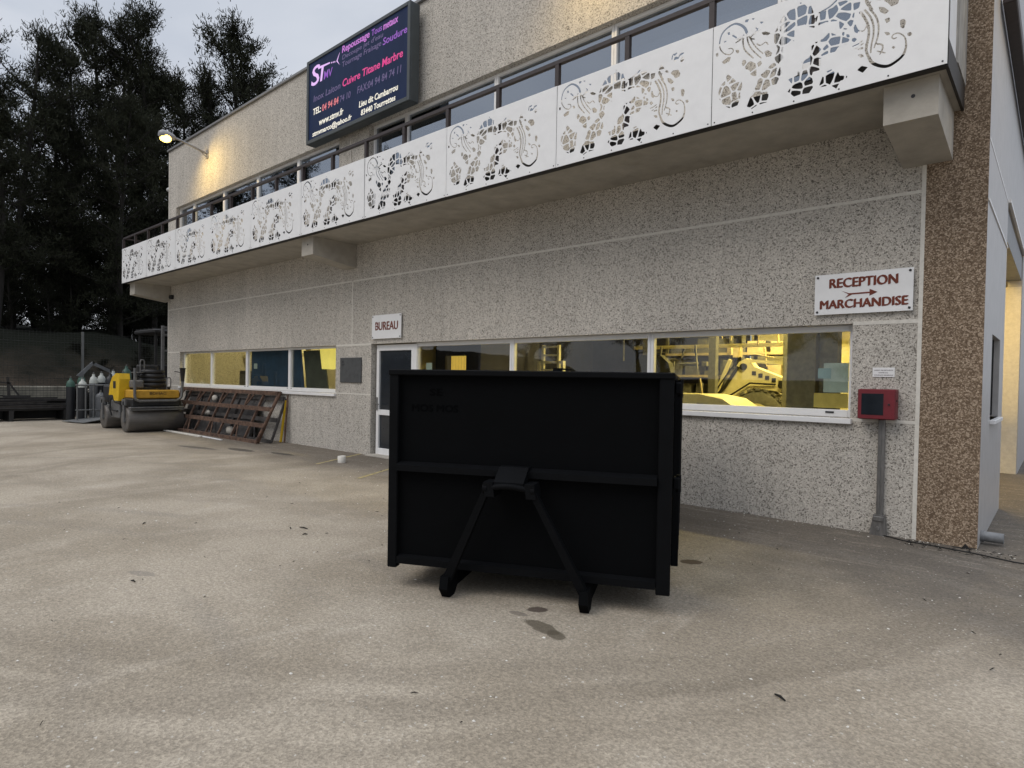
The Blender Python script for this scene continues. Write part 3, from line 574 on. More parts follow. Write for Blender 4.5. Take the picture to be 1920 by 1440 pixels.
STR = [([(1.502, 0.247), (1.53, 0.189), (1.594, 0.139), (1.658, 0.117), (1.719, 0.136), (1.77, 0.172), (1.792, 0.223), (1.795, 0.277), (1.782, 0.335), (1.75, 0.374), (1.724, 0.388)], 0.0378, 0.0089), ([(1.724, 0.388), (1.698, 0.386), (1.683, 0.366), (1.699, 0.347), (1.72, 0.35)], 0.0089, 0.0078), ([(0.362, 0.875), (0.342, 0.924), (0.296, 0.975), (0.232, 1.009), (0.161, 0.996), (0.103, 0.957), (0.075, 0.884), (0.08, 0.802), (0.128, 0.733), (0.187, 0.701)], 0.0289, 0.0078), ([(0.187, 0.701), (0.225, 0.723), (0.212, 0.758), (0.172, 0.771)], 0.0078, 0.0078), ([(0.331, 0.856), (0.326, 0.787), (0.34, 0.714), (0.38, 0.652), (0.437, 0.587)], 0.0178, 0.0133), ([(0.366, 0.848), (0.377, 0.775), (0.41, 0.698), (0.462, 0.625), (0.519, 0.559)], 0.0156, 0.0111), ([(0.388, 0.825), (0.434, 0.735), (0.473, 0.674), (0.536, 0.599)], 0.0133, 0.01), ([(0.268, 0.837), (0.319, 0.829)], 0.02, 0.0111), ([(0.215, 0.894), (0.254, 0.858)], 0.0156, 0.0156), ([(0.249, 0.806), (0.3, 0.82)], 0.0133, 0.0133), ([(0.407, 0.812), (0.444, 0.837), (0.475, 0.865), (0.456, 0.887)], 0.0156, 0.0089), ([(0.444, 0.829), (0.5, 0.85)], 0.01, 0.0078), ([(0.408, 0.794), (0.446, 0.776)], 0.0156, 0.0111), ([(0.472, 0.718), (0.51, 0.691), (0.559, 0.706), (0.584, 0.674)], 0.0133, 0.0089), ([(1.422, 0.686), (1.455, 0.629), (1.49, 0.54), (1.497, 0.458), (1.488, 0.395), (1.479, 0.317), (1.502, 0.247)], 0.0222, 0.0222), ([(1.459, 0.692), (1.504, 0.617), (1.532, 0.53), (1.535, 0.433), (1.521, 0.356), (1.517, 0.284)], 0.0178, 0.0144), ([(1.497, 0.691), (1.552, 0.597), (1.575, 0.503), (1.572, 0.416), (1.553, 0.348), (1.543, 0.319)], 0.0178, 0.0122), ([(1.468, 0.779), (1.491, 0.725), (1.524, 0.676)], 0.0378, 0.0156), ([(1.381, 0.583), (1.404, 0.528), (1.453, 0.504), (1.479, 0.543)], 0.0133, 0.0089), ([(1.364, 0.392), (1.407, 0.398), (1.444, 0.414)], 0.0089, 0.0111), ([(1.506, 0.753), (1.486, 0.718)], 0.0111, 0.0089), ([(1.568, 0.345), (1.611, 0.319), (1.607, 0.264)], 0.0156, 0.0111), ([(1.57, 0.28), (1.634, 0.242)], 0.01, 0.0078), ([(1.592, 0.243), (1.617, 0.294)], 0.0089, 0.0089), ([(1.386, 0.362), (1.408, 0.365)], 0.0111, 0.0089), ([(1.625, 0.873), (1.634, 0.91), (1.649, 0.922)], 0.0156, 0.0111), ([(1.662, 0.839), (1.671, 0.868), (1.703, 0.852)], 0.0378, 0.0333), ([(1.723, 0.886), (1.708, 0.867)], 0.0156, 0.0156), ([(1.745, 0.817), (1.765, 0.843)], 0.0444, 0.0333), ([(1.66, 0.911), (1.681, 0.921)], 0.0244, 0.0156), ([(1.733, 0.891), (1.763, 0.895)], 0.0244, 0.0178), ([(1.064, 0.814), (1.154, 0.836), (1.215, 0.874)], 0.0133, 0.0178), ([(0.16, 0.188), (0.218, 0.203), (0.281, 0.217)], 0.0156, 0.0178), ([(0.434, 0.195), (0.508, 0.198), (0.583, 0.191)], 0.0156, 0.0178)]

def inside_sd(P, poly):
    """signed distance, positive inside"""
    q = np.array(poly); n = len(q); d = np.full(len(P), 1e9); ins = np.zeros(len(P), bool)
    for i in range(n):
        a, b = q[i], q[(i+1) % n]; e = b-a; w = P-a
        t = np.clip((w@e)/max(e@e, 1e-12), 0, 1); d = np.minimum(d, np.hypot(*(w-t[:, None]*e).T))
        c = (a[1] > P[:, 1]) != (b[1] > P[:, 1])
        with np.errstate(divide='ignore', invalid='ignore'):
            xx = (b[0]-a[0])*(P[:, 1]-a[1])/(b[1]-a[1])+a[0]
        ins ^= c & (P[:, 0] < xx)
    return np.where(ins, d, -d)
def panel_mesh():
    W_, H_, h = 2.107, 1.05, .0078
    nx = int(W_/h); ny = int(H_/h); xs = np.linspace(.003, W_-.003, nx+1); zs = np.linspace(0, H_, ny+1)
    X, Z = np.meshgrid(xs, zs); P = np.stack([X.ravel(), Z.ravel()], 1)
    g = np.full(len(P), -1.)
    rs = np.random.RandomState(3)
    for k, rg in enumerate(REG):
        a = np.array(rg); lo, hi = a.min(0), a.max(0); c = .104
        sx, sz = np.meshgrid(np.arange(lo[0], hi[0]+c, c*.85), np.arange(lo[1], hi[1]+c, c))
        sd = np.stack([sx.ravel(), sz.ravel()], 1)+rs.uniform(-.36*c, .36*c, (sx.size, 2))
        D = np.hypot(P[:, None, 0]-sd[None, :, 0], (P[:, None, 1]-sd[None, :, 1])); D.sort(axis=1)
        g = np.maximum(g, np.minimum(inside_sd(P, rg)+.001, (D[:, 1]-D[:, 0])*.5-.0075))
    for pl in POL: g = np.maximum(g, inside_sd(P, pl))
    for pts, w0, w1 in STR:
        a = np.array(pts); # smooth the polyline (Catmull-Rom)
        q = []; n = len(a)
        for i in range(n-1):
            p0, p1, p2, p3 = a[max(i-1, 0)], a[i], a[i+1], a[min(i+2, n-1)]
            for t in np.linspace(0, 1, 6, endpoint=False): q.append(.5*((2*p1)+(-p0+p2)*t+(2*p0-5*p1+4*p2-p3)*t*t+(-p0+3*p1-3*p2+p3)*t**3))
        q.append(a[-1]); q = np.array(q); m = len(q)
        for i in range(m-1):
            e = q[i+1]-q[i]; w = P-q[i]; t = np.clip((w@e)/max(e@e, 1e-12), 0, 1)
            s_ = (i+t)/(m-1); rad = (w0+(w1-w0)*s_)/2*np.where(w0 > .03, np.sin(np.pi*np.clip(.12+.88*s_, 0, 1))**.5, 1)
            g = np.maximum(g, np.maximum(rad, .0055)-np.hypot(*(w-t[:, None]*e).T))
    F = -g.reshape(ny+1, nx+1)
    F = np.maximum(F, -1)
    vs, fs = [], []; vid = {}
    def V(key, x, z):
        if key not in vid: vid[key] = len(vs); vs.append((x, z))
        return vid[key]
    edges = []
    for jj in range(ny):
        for ii in range(nx):
            cs = [(ii, jj), (ii+1, jj), (ii+1, jj+1), (ii, jj+1)]; fv = [F[c_[1], c_[0]] for c_ in cs]
            if max(fv) <= 0: continue
            poly = []; cross = []
            for k in range(4):
                (i0, j0), (i1, j1) = cs[k], cs[(k+1) % 4]; a, b = fv[k], fv[(k+1) % 4]
                if a > 0: poly.append(V((i0, j0), xs[i0], zs[j0]))
                if (a > 0) != (b > 0):
                    t = a/(a-b); key = tuple(sorted(((i0, j0), (i1, j1))))
                    poly.append(V(key, xs[i0]+(xs[i1]-xs[i0])*t, zs[j0]+(zs[j1]-zs[j0])*t)); cross.append(poly[-1])
            if len(poly) > 2: fs.append(poly)
            if len(cross) == 2: edges.append(cross)
            elif len(cross) == 4: edges += [cross[:2], cross[2:]]
    n = len(vs); th = .005
    verts = [(x, 0, z) for x, z in vs]+[(x, th, z) for x, z in vs]
    faces = fs+[[i+n for i in reversed(q)] for q in fs]+[[a, b, b+n, a+n] for a, b in edges]
    m = MB(); m.add(verts, faces); 
    for x, z in [(.03+.41*i, .03) for i in range(6)]+[(.03, 1.02), (2.07, 1.02)]:  pass
    m.box((.003, 0, 1.05), (W_-.003, .03, 1.053)); return m
pm = panel_mesh(); px0 = -.215-2.107
panel0 = pm.build('perforated_panel', 'white_metal', balcony, world=False, fix=False)
panel0.location = Vector((px0, -1.2, 4.38))-wloc(balcony)
q = MB()
for x in [.035+.407*i for i in range(6)]: q.lathe([(.008, 0), (.006, -.004)], (x, -.001, .028), 8, axis='y')
sc_ = q.split('rivet', 'screw', panel0, world=False)
for i in range(1, 10):
    o = copy_tree(panel0, balcony); o.location = panel0.location-Vector((2.107*i, random.uniform(0, .006), 0)); o.rotation_euler = (R(random.uniform(-.25, .25)), R(random.uniform(-.06, .06)), R(random.uniform(-.12, .12)))

# ------------------------------------------------------------------ things on the building
sg = thing('illuminated_sign', (-10.3, -.2, 6.72), 'large navy illuminated sign board of pink, violet and white writing on the upper wall', 'sign')
s = MB(); s.box((-12.10, -.30, 6.72), (-8.53, -.10, 8.54), bev=.012)
for a, b in (((-12.10, 6.72), (-12.02, 8.54)), ((-8.61, 6.72), (-8.53, 8.54)), ((-12.02, 6.72), (-8.61, 6.80)), ((-12.02, 8.47), (-8.61, 8.54))): s.box((a[0], -.335, a[1]), (b[0], -.30, b[1]), bev=.006)
for x in (-11.6, -9.0): s.box((x, -.10, 7.4), (x+.1, -.002, 7.5)); s.box((x, -.10, 8.2), (x+.1, -.002, 8.3))
s.build('housing', 'sign_case', sg)
s = MB(); s.box((-12.02, -.312, 6.80), (-8.61, -.301, 8.47)); s.build('face', 'sign_face', sg)
SY = -.3145
def led(t, x, z, wdt, size, m, bold=.008):
    bold *= .25
    return text_mesh('lettering', t, size, (x, SY, z), m, sg, .004, bold, wd=wdt, shear=.12)
led('Repoussage', -10.77, 8.31, .95, .19, 'led_magenta'); led('Tous', -9.75, 8.30, .33, .17, 'led_violet', .002); led('metaux', -9.37, 8.285, .45, .20, 'led_magenta')
led("Decoupe jet d'eau", -10.76, 8.165, 1.38, .13, 'led_dim', .001)
led('Tournage Fraisage', -10.76, 8.015, 1.32, .15, 'led_dim', .002); led('Soudure', -9.38, 7.995, .73, .19, 'led_violet', .005)
led('Inox Laiton', -11.85, 7.60, 1.03, .19, 'led_dim', .003); led('Cuivre Titane', -10.74, 7.60, 1.27, .21, 'led_pink', .010); led('Marbre', -9.40, 7.59, .63, .21, 'led_pink', .010)
led('TEL:', -11.86, 7.32, .31, .19, 'led_white', .010); led('04 94 84', -11.50, 7.31, .62, .20, 'led_red', .006); led('74 10', -10.83, 7.31, .38, .19, 'led_dim', .002)
led('FAX:04 94 84 74 11', -10.21, 7.31, 1.40, .20, 'led_dim', .003)
led('www.stmv.fr', -11.61, 7.04, .92, .19, 'led_white', .009); led('stmvmarco@yahoo.fr', -11.87, 6.855, 1.48, .15, 'led_white', .008)
led('Lieu dit Cambarrou', -10.14, 7.015, 1.24, .17, 'led_white', .008); led('83440 Tourrettes', -10.07, 6.84, 1.10, .155, 'led_white', .008)
led('S', -11.97, 7.965, .34, .58, 'led_logo', .014)
s = MB()
for i in range(14):
    a = i/14; s.bar((-11.66+.45*a, SY, 8.285-.03*a), (-11.66+.45*(a+.08), SY, 8.285-.03*(a+.08)), .004, .045*(1-.5*a)+.004)
s.prism([(-11.58, 7.97), (-11.51, 7.97), (-11.44, 8.28), (-11.52, 8.28)], SY-.002, SY+.002)
for x, z in ((-11.14, 8.235), (-11.08, 8.225), (-11.02, 8.215)): s.lathe([(.016, -.002), (.016, .002)], (x, SY, z), 10, axis='y')
s.prism([(-10.96, 8.205), (-10.84, 8.35), (-10.925, 8.20)], SY-.002, SY+.002); s.prism([(-10.96, 8.205), (-10.925, 8.21), (-10.845, 8.10)], SY-.002, SY+.002)
s.build('logo', 'led_logo', sg); led('MV', -11.45, 7.97, .33, .24, 'led_violet', .002)

def plate(name, x0, x1, z0, z1, m, lab, cat, y=-.03, th=.012, skew=0.):
    t = thing(name, ((x0+x1)/2, 0, z0), lab, cat)
    s = MB(); s.prism([(x0, z0), (x1, z0-skew), (x1, z1-skew), (x0, z1)], y-th, y); s.build('plate', m, t)
    s = MB()
    for x in (x0+.03, x1-.03):
        for z in (z0+.03, z1-.03): s.lathe([(.013, 0), (.013, -.006), (.008, -.009)], (x, y-th, z), 10, axis='y'); s.tube([(x, y, z), (x, -.002, z)], .009, 8)
    s.split('screw', 'screw', t); return t
bs = plate('office_sign', -9.98, -9.04, 2.385, 2.86, 'white_metal', 'white plate sign reading BUREAU above the office door', 'sign')
text_mesh('lettering', 'BUREAU', .235, (-9.88, -.0445, 2.555), 'letter_rust', bs, .003, 0, wd=.72, fake=.012)
s = MB()
for z in (2.605, 2.65): s.box((-9.88, -.0480, z), (-9.80, -.0465, z+.007))
s.build('stencil_bridge', 'white_metal', bs)
rs = plate('goods_reception_sign', -1.555, -.597, 2.40, 2.85, 'white_metal', 'white plate sign reading RECEPTION MARCHANDISE beside the brown pilaster', 'sign')
text_mesh('lettering', 'RECEPTION', .145, (-1.415, -.0445, 2.692), 'letter_rust', rs, .003, 0, wd=.66, fake=.012)
text_mesh('lettering', 'MARCHANDISE', .135, (-1.508, -.0445, 2.462), 'letter_rust', rs, .003, 0, wd=.85, fake=.012)
s = MB(); z = 2.618
s.prism([(-1.27, z+.035), (-1.20, z+.006), (-1.00, z+.008), (-1.00, z+.038), (-.925, z), (-1.00, z-.036), (-1.00, z-.008), (-1.17, z-.010), (-1.24, z-.042), (-1.205, z-.006)], -.0455, -.0425)
s.build('arrow', 'letter_rust', rs)
ns = thing('notice_plate', (-.85, 0, 1.70), 'small white notice with three lines of fine print above the red cabinet', 'notice')
s = MB(); s.box((-.957, -.008, 1.702), (-.749, -.002, 1.803)); s.build('plate', 'frame_white', ns)
MT['ink'] = mat('ink', (.16, .13, .15), .8)
for t, z, x0, wd in (('ARRET DE SECURITE', 1.768, -.942, .178), ('VANNE GAZ', 1.742, -.900, .09), ('COUPURE GENERALE', 1.716, -.942, .178)): text_mesh('lettering', t, .017, (x0, -.0095, z), 'ink', ns, .001, 0, wd=wd)
wp = thing('wall_plaque', (-10.75, 0, 1.49), 'square dark slate plaque between the office door and the blue sheeted window', 'plaque')
s = MB(); s.box((-11.135, -.028, 1.487), (-10.365, -.004, 2.017), bev=.006); s.build('plate', 'slate', wp)
s = MB()
s.prism([(-11.06, 1.91), (-11.02, 1.96), (-10.99, 1.915)], -.031, -.0275); s.box((-11.06, -.031, 1.87), (-10.96, -.0275, 1.885)); s.box((-11.06, -.031, 1.845), (-10.99, -.0275, 1.855)); s.build('engraving', 'machine_dark', wp)

fc = thing('safety_cabinet', (-.885, 0, 1.245), 'red metal box with a smoked glass front fixed to the wall by the pilaster', 'cabinet')
s = MB(); s.box((-1.062, -.15, 1.247), (-.707, -.003, 1.570), bev=.012); s.build('body', 'red', fc)
s = MB(); s.box((-1.058, -.172, 1.252), (-.712, -.152, 1.566), bev=.006); d_ = s.build('door', 'red', fc)
s = MB(); s.box((-1.022, -.1755, 1.296), (-.815, -.1725, 1.522), bev=.001); s.build('pane', 'smoke_glass', d_)
s = MB(); s.lathe([(.010, 0), (.008, -.012)], (-.765, -.173, 1.41), 10, axis='y'); s.box((-.71, -.12, 1.44), (-.70, -.10, 1.46)); s.build('lock', 'screw', d_)
ct = thing('cable_duct', (-.85, 0, 0), 'steel cable duct running from the red box down to the ground', 'cable duct')
s = MB(); s.box((-.880, -.055, .21), (-.818, -.002, 1.243), bev=.006); s.box((-.862, -.066, .21), (-.848, -.056, 1.24)); s.build('duct', 'steel', ct)
s = MB(); s.prism([(-.935, .0), (-.775, .0), (-.795, .22), (-.90, .22)], -.075, -.003); s.box((-.90, -.088, .155), (-.80, -.075, .205), bev=.01); s.lathe([(.022, 0), (.018, -.012)], (-.855, -.075, .075), 12, axis='y'); s.build('shoe', 'steel', ct)
s = MB(); s.tube([(-.845, -.05, .012), (-.6, -.16, .008), (-.3, -.19, .008), (.0, -.24, .008), (.3, -.34, .008), (.55, -.35, .008)], .006, 6); tag(s.build('black_cable', 'rubber'), 'thin black cable lying on the asphalt along the pilaster foot', 'cable')
ps = thing('drain_pipe', (0, .42, .075), 'short grey drain pipe stub sticking out at the foot of the building corner', 'pipe')
s = MB(); s.lathe([(.052, 0), (.052, .19), (.044, .19), (.044, .02)], (0.0, .33, .078), 20, axis='x'); s.build('pipe', 'grey_metal', ps)
s = MB(); s.lathe([(.06, .002), (.06, .03)], (0.0, .33, .078), 20, axis='x'); s.build('collar', 'grey_metal', ps)
sc = thing('scupper', (LX, 0, 7.58), 'small pale spout sticking out of the gable edge under the roof', 'spout')
s = MB(); s.lathe([(.06, 0), (.06, -.48), (.05, -.48), (.05, -.1)], (LX-.004, .15, 7.60), 14, axis='x'); s.build('spout', 'frame_white', sc)
al = thing('alarm_box', (-20.5, 0, 4.0), 'small dark sensor box on the wall under the far balcony bracket', 'sensor')
s = MB(); s.box((-20.58, -.10, 3.96), (-20.43, -.003, 4.09), bev=.015); s.build('box', 'machine_dark', al)
s = MB(); s.lathe([(.03, 0), (.03, -.02)], (-20.505, -.101, 4.02), 10, axis='y'); s.build('lens', 'smoke_glass', al)

def wall_lamp(x, z, lab, e, side=False):
    T = Matrix.Translation((x, 0, z)) if not side else Matrix.Translation((0.02, x, z)) @ Matrix.Rotation(R(90), 4, 'Z')
    loc = T.translation
    t = thing('wall_lamp', loc, lab, 'lamp', 'outdoor lamps on arms on the building')
    def b(mb, n, m, p=t, **k): 
        mb.v = [tuple(T @ Vector(v)) for v in mb.v]; return mb.build(n, m, p, **k)
    s = MB(); s.box((-.05, -.03, -.16), (.05, -.003, .10), bev=.006); b(s, 'wall_bracket', 'lamp_body')
    s = MB(); s.tube([(0, -.03, -.02), (0, -.35, .06), (0, -.7, .14), (0, -.9, .17)], .03, 10); s.bar((0, -.03, -.12), (0, -.25, .03), .02, .02); b(s, 'arm', 'lamp_body')
    s = MB(); s.lathe([(.05, 0), (.10, -.08), (.135, -.22), (.135, -.34), (.07, -.42)], (0, -.88, .17), 14, axis='y'); h = b(s, 'lamp_head', 'lamp_body')
    s = MB(); s.lathe([(.13, .03), (.15, -.03), (.13, -.09), (.06, -.13)], (0, -1.13, .125), 16); b(s, 'bulb_cover', 'lamp_glow', h)
    d = bpy.data.lights.new('lamp_light', 'SPOT'); d.energy = e; d.color = (1, .70, .24); d.spot_size = R(172); d.spot_blend = 1; d.shadow_soft_size = .10
    o = bpy.data.objects.new('lamp_light', d); COL.objects.link(o); o.parent = t
    pos = T @ Vector((0, -1.13, .0)); tgt = T @ Vector((1.0, 0, -1.9)); o.location = pos-loc; o.rotation_euler = (tgt-pos).to_track_quat('-Z', 'Y').to_euler()
wall_lamp(-18.02, 7.98, 'lit floodlamp on a short arm near the far top corner of the facade', 330)
wall_lamp(-4.75, 8.0, 'lit floodlamp on an arm above the right end of the upper windows', 150)
wall_lamp(.55, 6.35, 'lit floodlamp on an arm on the side wall round the corner', 45, side=True)
# wire hanging under the sign
s = MB(); s.tube([(-10.93, -.05, 6.70), (-10.93, -.03, 6.66), (-10.60, -.03, 6.64)], .008, 6); s.tube([(-10.85, -.02, 6.65), (-10.84, -.02, 6.2), (-10.85, -.02, 5.6), (-10.85, -.02, 4.56)], .008, 6); tag(s.build('sign_cable', 'joint'), 'pale cable dropping from the navy sign down the stone pier', 'cable')

# ------------------------------------------------------------------ black hook lift container
o0 = Vector((-3.2655, -4.7174, 0)); ang = math.atan2(.4362, .8999)
K = thing('skip_container', o0, 'large matt black open steel container with an A shaped hook frame', 'container', rz=ang)
Wd, Lg, zb, zt = 2.098, 3.35, .15, 1.668       # local x along the front, local y towards the back
def kb(mb, n, m, p=K): return mb.build(n, m, p, world=False)
s = MB(); s.box((.05, .035, zb+.05), (Wd-.05, .041, zt-.03)); front = kb(s, 'front_wall', 'black')
s = MB()
for x in (.004, Wd-.009): s.box((x, .06, zb+.04), (x+.005, Lg-.02, zt-.03))
s.box((.01, .06, zb+.03), (Wd-.01, Lg-.02, zb+.045)); s.split('side_wall', 'black', K, world=False)
s = MB(); s.box((.02, Lg-.03, zb+.04), (Wd-.02, Lg-.022, zt-.04))
for x in (.45, 1.02, 1.6): s.box((x, Lg-.02, zb+.06), (x+.07, Lg+.03, zt-.08), bev=.005)
kb(s, 'rear_door', 'black')
s = MB(); s.box((-.004, -.012, zb), (.072, .058, zt-.012), bev=.007); kb(s, 'corner_post', 'black_edge')
s = MB(); s.box((Wd-.092, -.012, zb), (Wd+.004, .058, zt-.012), bev=.007); kb(s, 'corner_post', 'black_edge')
s = MB(); s.box((-.01, -.022, zt-.045), (Wd+.01, .075, zt), bev=.007); s.box((-.012, .076, zt-.045), (.06, Lg, zt-.002), bev=.007); s.box((Wd-.06, .076, zt-.045), (Wd+.012, Lg, zt-.002), bev=.007); s.box((.06, Lg-.07, zt-.05), (Wd-.06, Lg, zt-.003), bev=.007); kb(s, 'top_rim', 'black_edge')
s = MB(); s.prism([(-.045, .900), (.032, .915), (.032, .965), (-.045, .945)], .074, Wd-.094, 'x'); kb(s, 'cross_bar', 'black_edge')
s = MB(); s.prism([(-.010, zb+.035), (.033, zb+.035), (.033, zb+.10), (-.010, zb+.085)], .074, Wd-.094, 'x'); kb(s, 'bottom_bar', 'black_edge')
# ribs and hinge lugs along the right side
s = MB()
for y in (.55, 1.05, 1.55, 2.05, 2.55, 3.05):
    for x in (-.05, Wd-.003): s.box((x, y, zb+.05), (x+.053, y+.06, zt-.05), bev=.004)
s.split('side_rib', 'black_edge', K, world=False)
s = MB()
for z in (1.52, .86): s.box((Wd+.006, .10, z), (Wd+.055, .19, z+.085), bev=.01); s.tube([(Wd+.045, .14, z-.02), (Wd+.045, .14, z+.10)], .018, 8)
s.split('lug', 'black_edge', K, world=False)
s = MB(); s.tube([(1.28, .09, zt), (1.28, .09, zt+.018)], .035, 8); s.bar((1.25, .09, zt+.02), (1.38, .09, zt+.014), .03, .012); kb(s, 'cover_catch', 'black_edge')
# A frame
hx0, hx1 = .865, 1.140; yf = -.165
s = MB(); s.prism([(yf-.02, .885), (yf-.02, .860), (yf+.02, .845), (-.045, .895), (.03, .90), (.03, .975), (-.045, .975)], hx0+.03, hx1-.03, 'x'); s.build('hook_plate', 'black_edge', K, world=False)
s = MB(); s.tube([(hx0-.045, yf, .835), (hx0, yf-.006, .84), (hx0+.09, yf-.03, .857), (1.0, yf-.036, .861), (hx1-.09, yf-.03, .857), (hx1, yf-.006, .84), (hx1+.045, yf, .835)], .021, 12)
for x in (hx0-.05, hx1+.02): s.lathe([(.036, 0), (.036, .03)], (x, yf, .835), 14, axis='x')
s.build('hook_bar', 'black_edge', K, world=False)
for sgn, xt, xb in ((-1, hx0-.012, .515), (1, hx1+.012, 1.535)):
    s = MB(); s.prism([(xt-.024, .86), (xt+.024, .86), (xb+.034, .12), (xb-.034, .12)], -.13, -.07); 
    a = xt; s.v = [(x, y-(.055 if z > .5 else -.02), z) for x, y, z in s.v]
    s.prism([(xt-.034, .88), (xt+.034, .88), (xt+.05, .78), (xt-.02, .78)], yf-.03, -.02)
    s.build('frame_leg', 'black_edge', K, world=False)
    s = MB(); s.prism([(-.155, .075), (-.09, .0), (.0, .0), (.06, .05), (.06, .16), (-.13, .16)], xb-.032, xb+.032, 'x'); s.prism([(.06, .05), (3.1, .05), (3.1, .15), (.06, .15)], xb-.03, xb+.03, 'x'); s.prism([(2.8, .0), (3.0, .0), (3.05, .05), (2.75, .05)], xb-.03, xb+.03, 'x')
    s.build('skid_rail', 'black', K, world=False)
s = MB(); 
for y in (.35, 1.1, 1.9, 2.7): s.box((.04, y, .10), (Wd-.04, y+.08, .178))
s.split('floor_bearer', 'black', K, world=False)
for t, x, z, wd, sz in (('MOS MOS', .16, 1.352, .37, .075), ('SE', .305, 1.475, .10, .07)):
    text_mesh('lettering', t, sz, (x, .0335, z), 'black_mark', K, .002, 0, wd=wd, world=False, fake=.003)

# ------------------------------------------------------------------ road roller
Rl = thing('road_roller', (-19.3, -1.27, 0), 'small yellow and grey twin drum road roller parked by the far end of the facade', 'road roller')
def rb(mb, n, m, p=Rl): return mb.build(n, m, p)
y0, y1 = -1.96, -.56
for xc, nm in ((-18.42, 0), (-20.25, 0)):
    s = MB(); r = .335; s.lathe([(r-.10, 0), (r-.012, 0), (r, .014), (r, y1-y0-.014), (r-.012, y1-y0), (r-.10, y1-y0)], (xc, y0, r+.002), 40, axis='y')
    dr_ = s.build('drum', 'drum', Rl)
    s = MB(); s.lathe([(.08, -.012), (.08, .02)], (xc, y0, r), 16, axis='y'); s.lathe([(.05, -.04), (.05, -.01)], (xc, y0, r), 10, axis='y'); s.build('hub', 'machine_grey', dr_)
    s = MB(); s.box((xc-.05, y0-.045, .28), (xc+.05, y0-.012, .84)); s.box((xc-.05, y1+.012, .28), (xc+.05, y1+.045, .84)); s.box((xc-.13, y0-.045, .74), (xc+.13, y0-.012, .9)); s.split('drum_fork', 'machine_grey', Rl)
    s = MB(); s.box((xc+.29, y0+.02, .60), (xc+.36, y1-.02, .645), bev=.006); s.box((xc+.20, y0+.02, .655), (xc+.38, y1-.02, .70), bev=.01); s.split('scraper', 'machine_grey', Rl)
s = MB(); s.box((-18.95, y0+.08, .70), (-18.14, y1-.08, .92), bev=.03); rb(s, 'front_frame', 'machine_dark')
s = MB(); s.box((-18.98, y0+.12, .925), (-18.12, y1-.12, 1.155), bev=.025); hood = rb(s, 'front_hood', 'orange')
text_mesh('lettering', 'BOMAG', .10, (-18.112, -1.46, 1.03), 'machine_dark', hood, .003, 0, rot=(R(90), 0, R(90)), wd=.42)
s = MB(); zt_ = 1.80; xg = -18.05
s.tube([(xg, y0+.12, 1.75), (xg, y0+.12, .98), (xg, y0+.15, .90), (xg, y0+.24, .86), (xg, y1-.24, .86), (xg, y1-.15, .90), (xg, y1-.09, .98), (xg, y1-.07, 1.42)], .036, 10); rb(s, 'guard_bar', 'machine_grey')
s = MB(); s.tube([(xg, y1-.07, 1.40), (xg, y1-.07, 1.75), (xg, y1-.07, 1.78)], .05, 10, rs=[.045, .075, .10]); s.bar((xg-.02, y1-.28, 1.68), (xg, y1-.07, 1.64), .02, .02); rb(s, 'exhaust', 'machine_dark')
s = MB()
for yy, z0_, z1_ in ((y1-.34, 1.16, 1.50), (y0+.38, 1.62, 1.98)): s.tube([(-18.3, yy-.05, z0_), (-18.3, yy-.05, z1_-.05), (-18.3, yy-.03, z1_), (-18.3, yy+.03, z1_), (-18.3, yy+.05, z1_-.05), (-18.3, yy+.05, z0_+.05)], .016, 8)
s.split('hand_loop', 'machine_grey', Rl)
s = MB(); 
for k in range(4): s.lathe([(.0, 1.22+.125*k), (.33-.02*k, 1.22+.125*k), (.36-.02*k, 1.26+.125*k), (.36-.02*k, 1.31+.125*k), (.33-.02*k, 1.34+.125*k)], (-18.9, -1.12, 0), 22)
s.box((-19.3, -1.5, 1.15), (-18.6, -.75, 1.24)); s.box((-19.32, -1.42, 1.5), (-19.2, -.85, 1.86), bev=.04); rb(s, 'seat', 'machine_dark')
s = MB(); s.tube([(-18.55, -1.64, 1.15), (-18.6, -1.64, 1.45), (-18.75, -1.60, 1.62)], .03, 8); s.lathe([(.15, 0), (.17, .012), (.15, .024)], (-18.75, -1.55, 1.62), 18); s.box((-18.72, -1.78, 1.20), (-18.35, -1.52, 1.42), bev=.03); rb(s, 'steering', 'machine_grey')
# rear cowl: curved yellow side
s = MB(); prof = [(-19.72, .98), (-19.62, 1.30), (-19.42, 1.50), (-19.12, 1.60), (-18.86, 1.60), (-18.80, 1.44), (-18.84, 1.15), (-18.90, .84), (-19.26, .84), (-19.36, 1.0)]
s.prism(prof, y0-.02, y0+.24); cowl = rb(s, 'side_cowl', 'yellow')
s = MB(); s.box((-19.32, y0-.028, 1.18), (-19.12, y0-.021, 1.38)); s.build('grille', 'machine_dark', cowl)
s = MB(); s.box((-20.7, y0+.1, .75), (-19.6, y1-.1, 1.25), bev=.05); rb(s, 'engine_cover', 'machine_dark')
s = MB(); s.box((-19.75, y0+.04, .34), (-19.05, y0+.34, .84), bev=.03); s.box((-19.55, y0+.3, .45), (-19.2, y1-.3, .8)); rb(s, 'articulation', 'machine_grey')
s = MB()
for a, b in (((-19.9, y0+.1, .95), (-18.9, y0+.05, .75)), ((-19.8, y0+.02, .7), (-19.1, y0+.02, .55)), ((-19.6, y0, .9), (-19.5, y0, .4))): s.tube([a, ((Vector(a)+Vector(b))/2+Vector((0, -.04, -.06))), b], .02, 6)
s.split('hose', 'rubber', Rl)

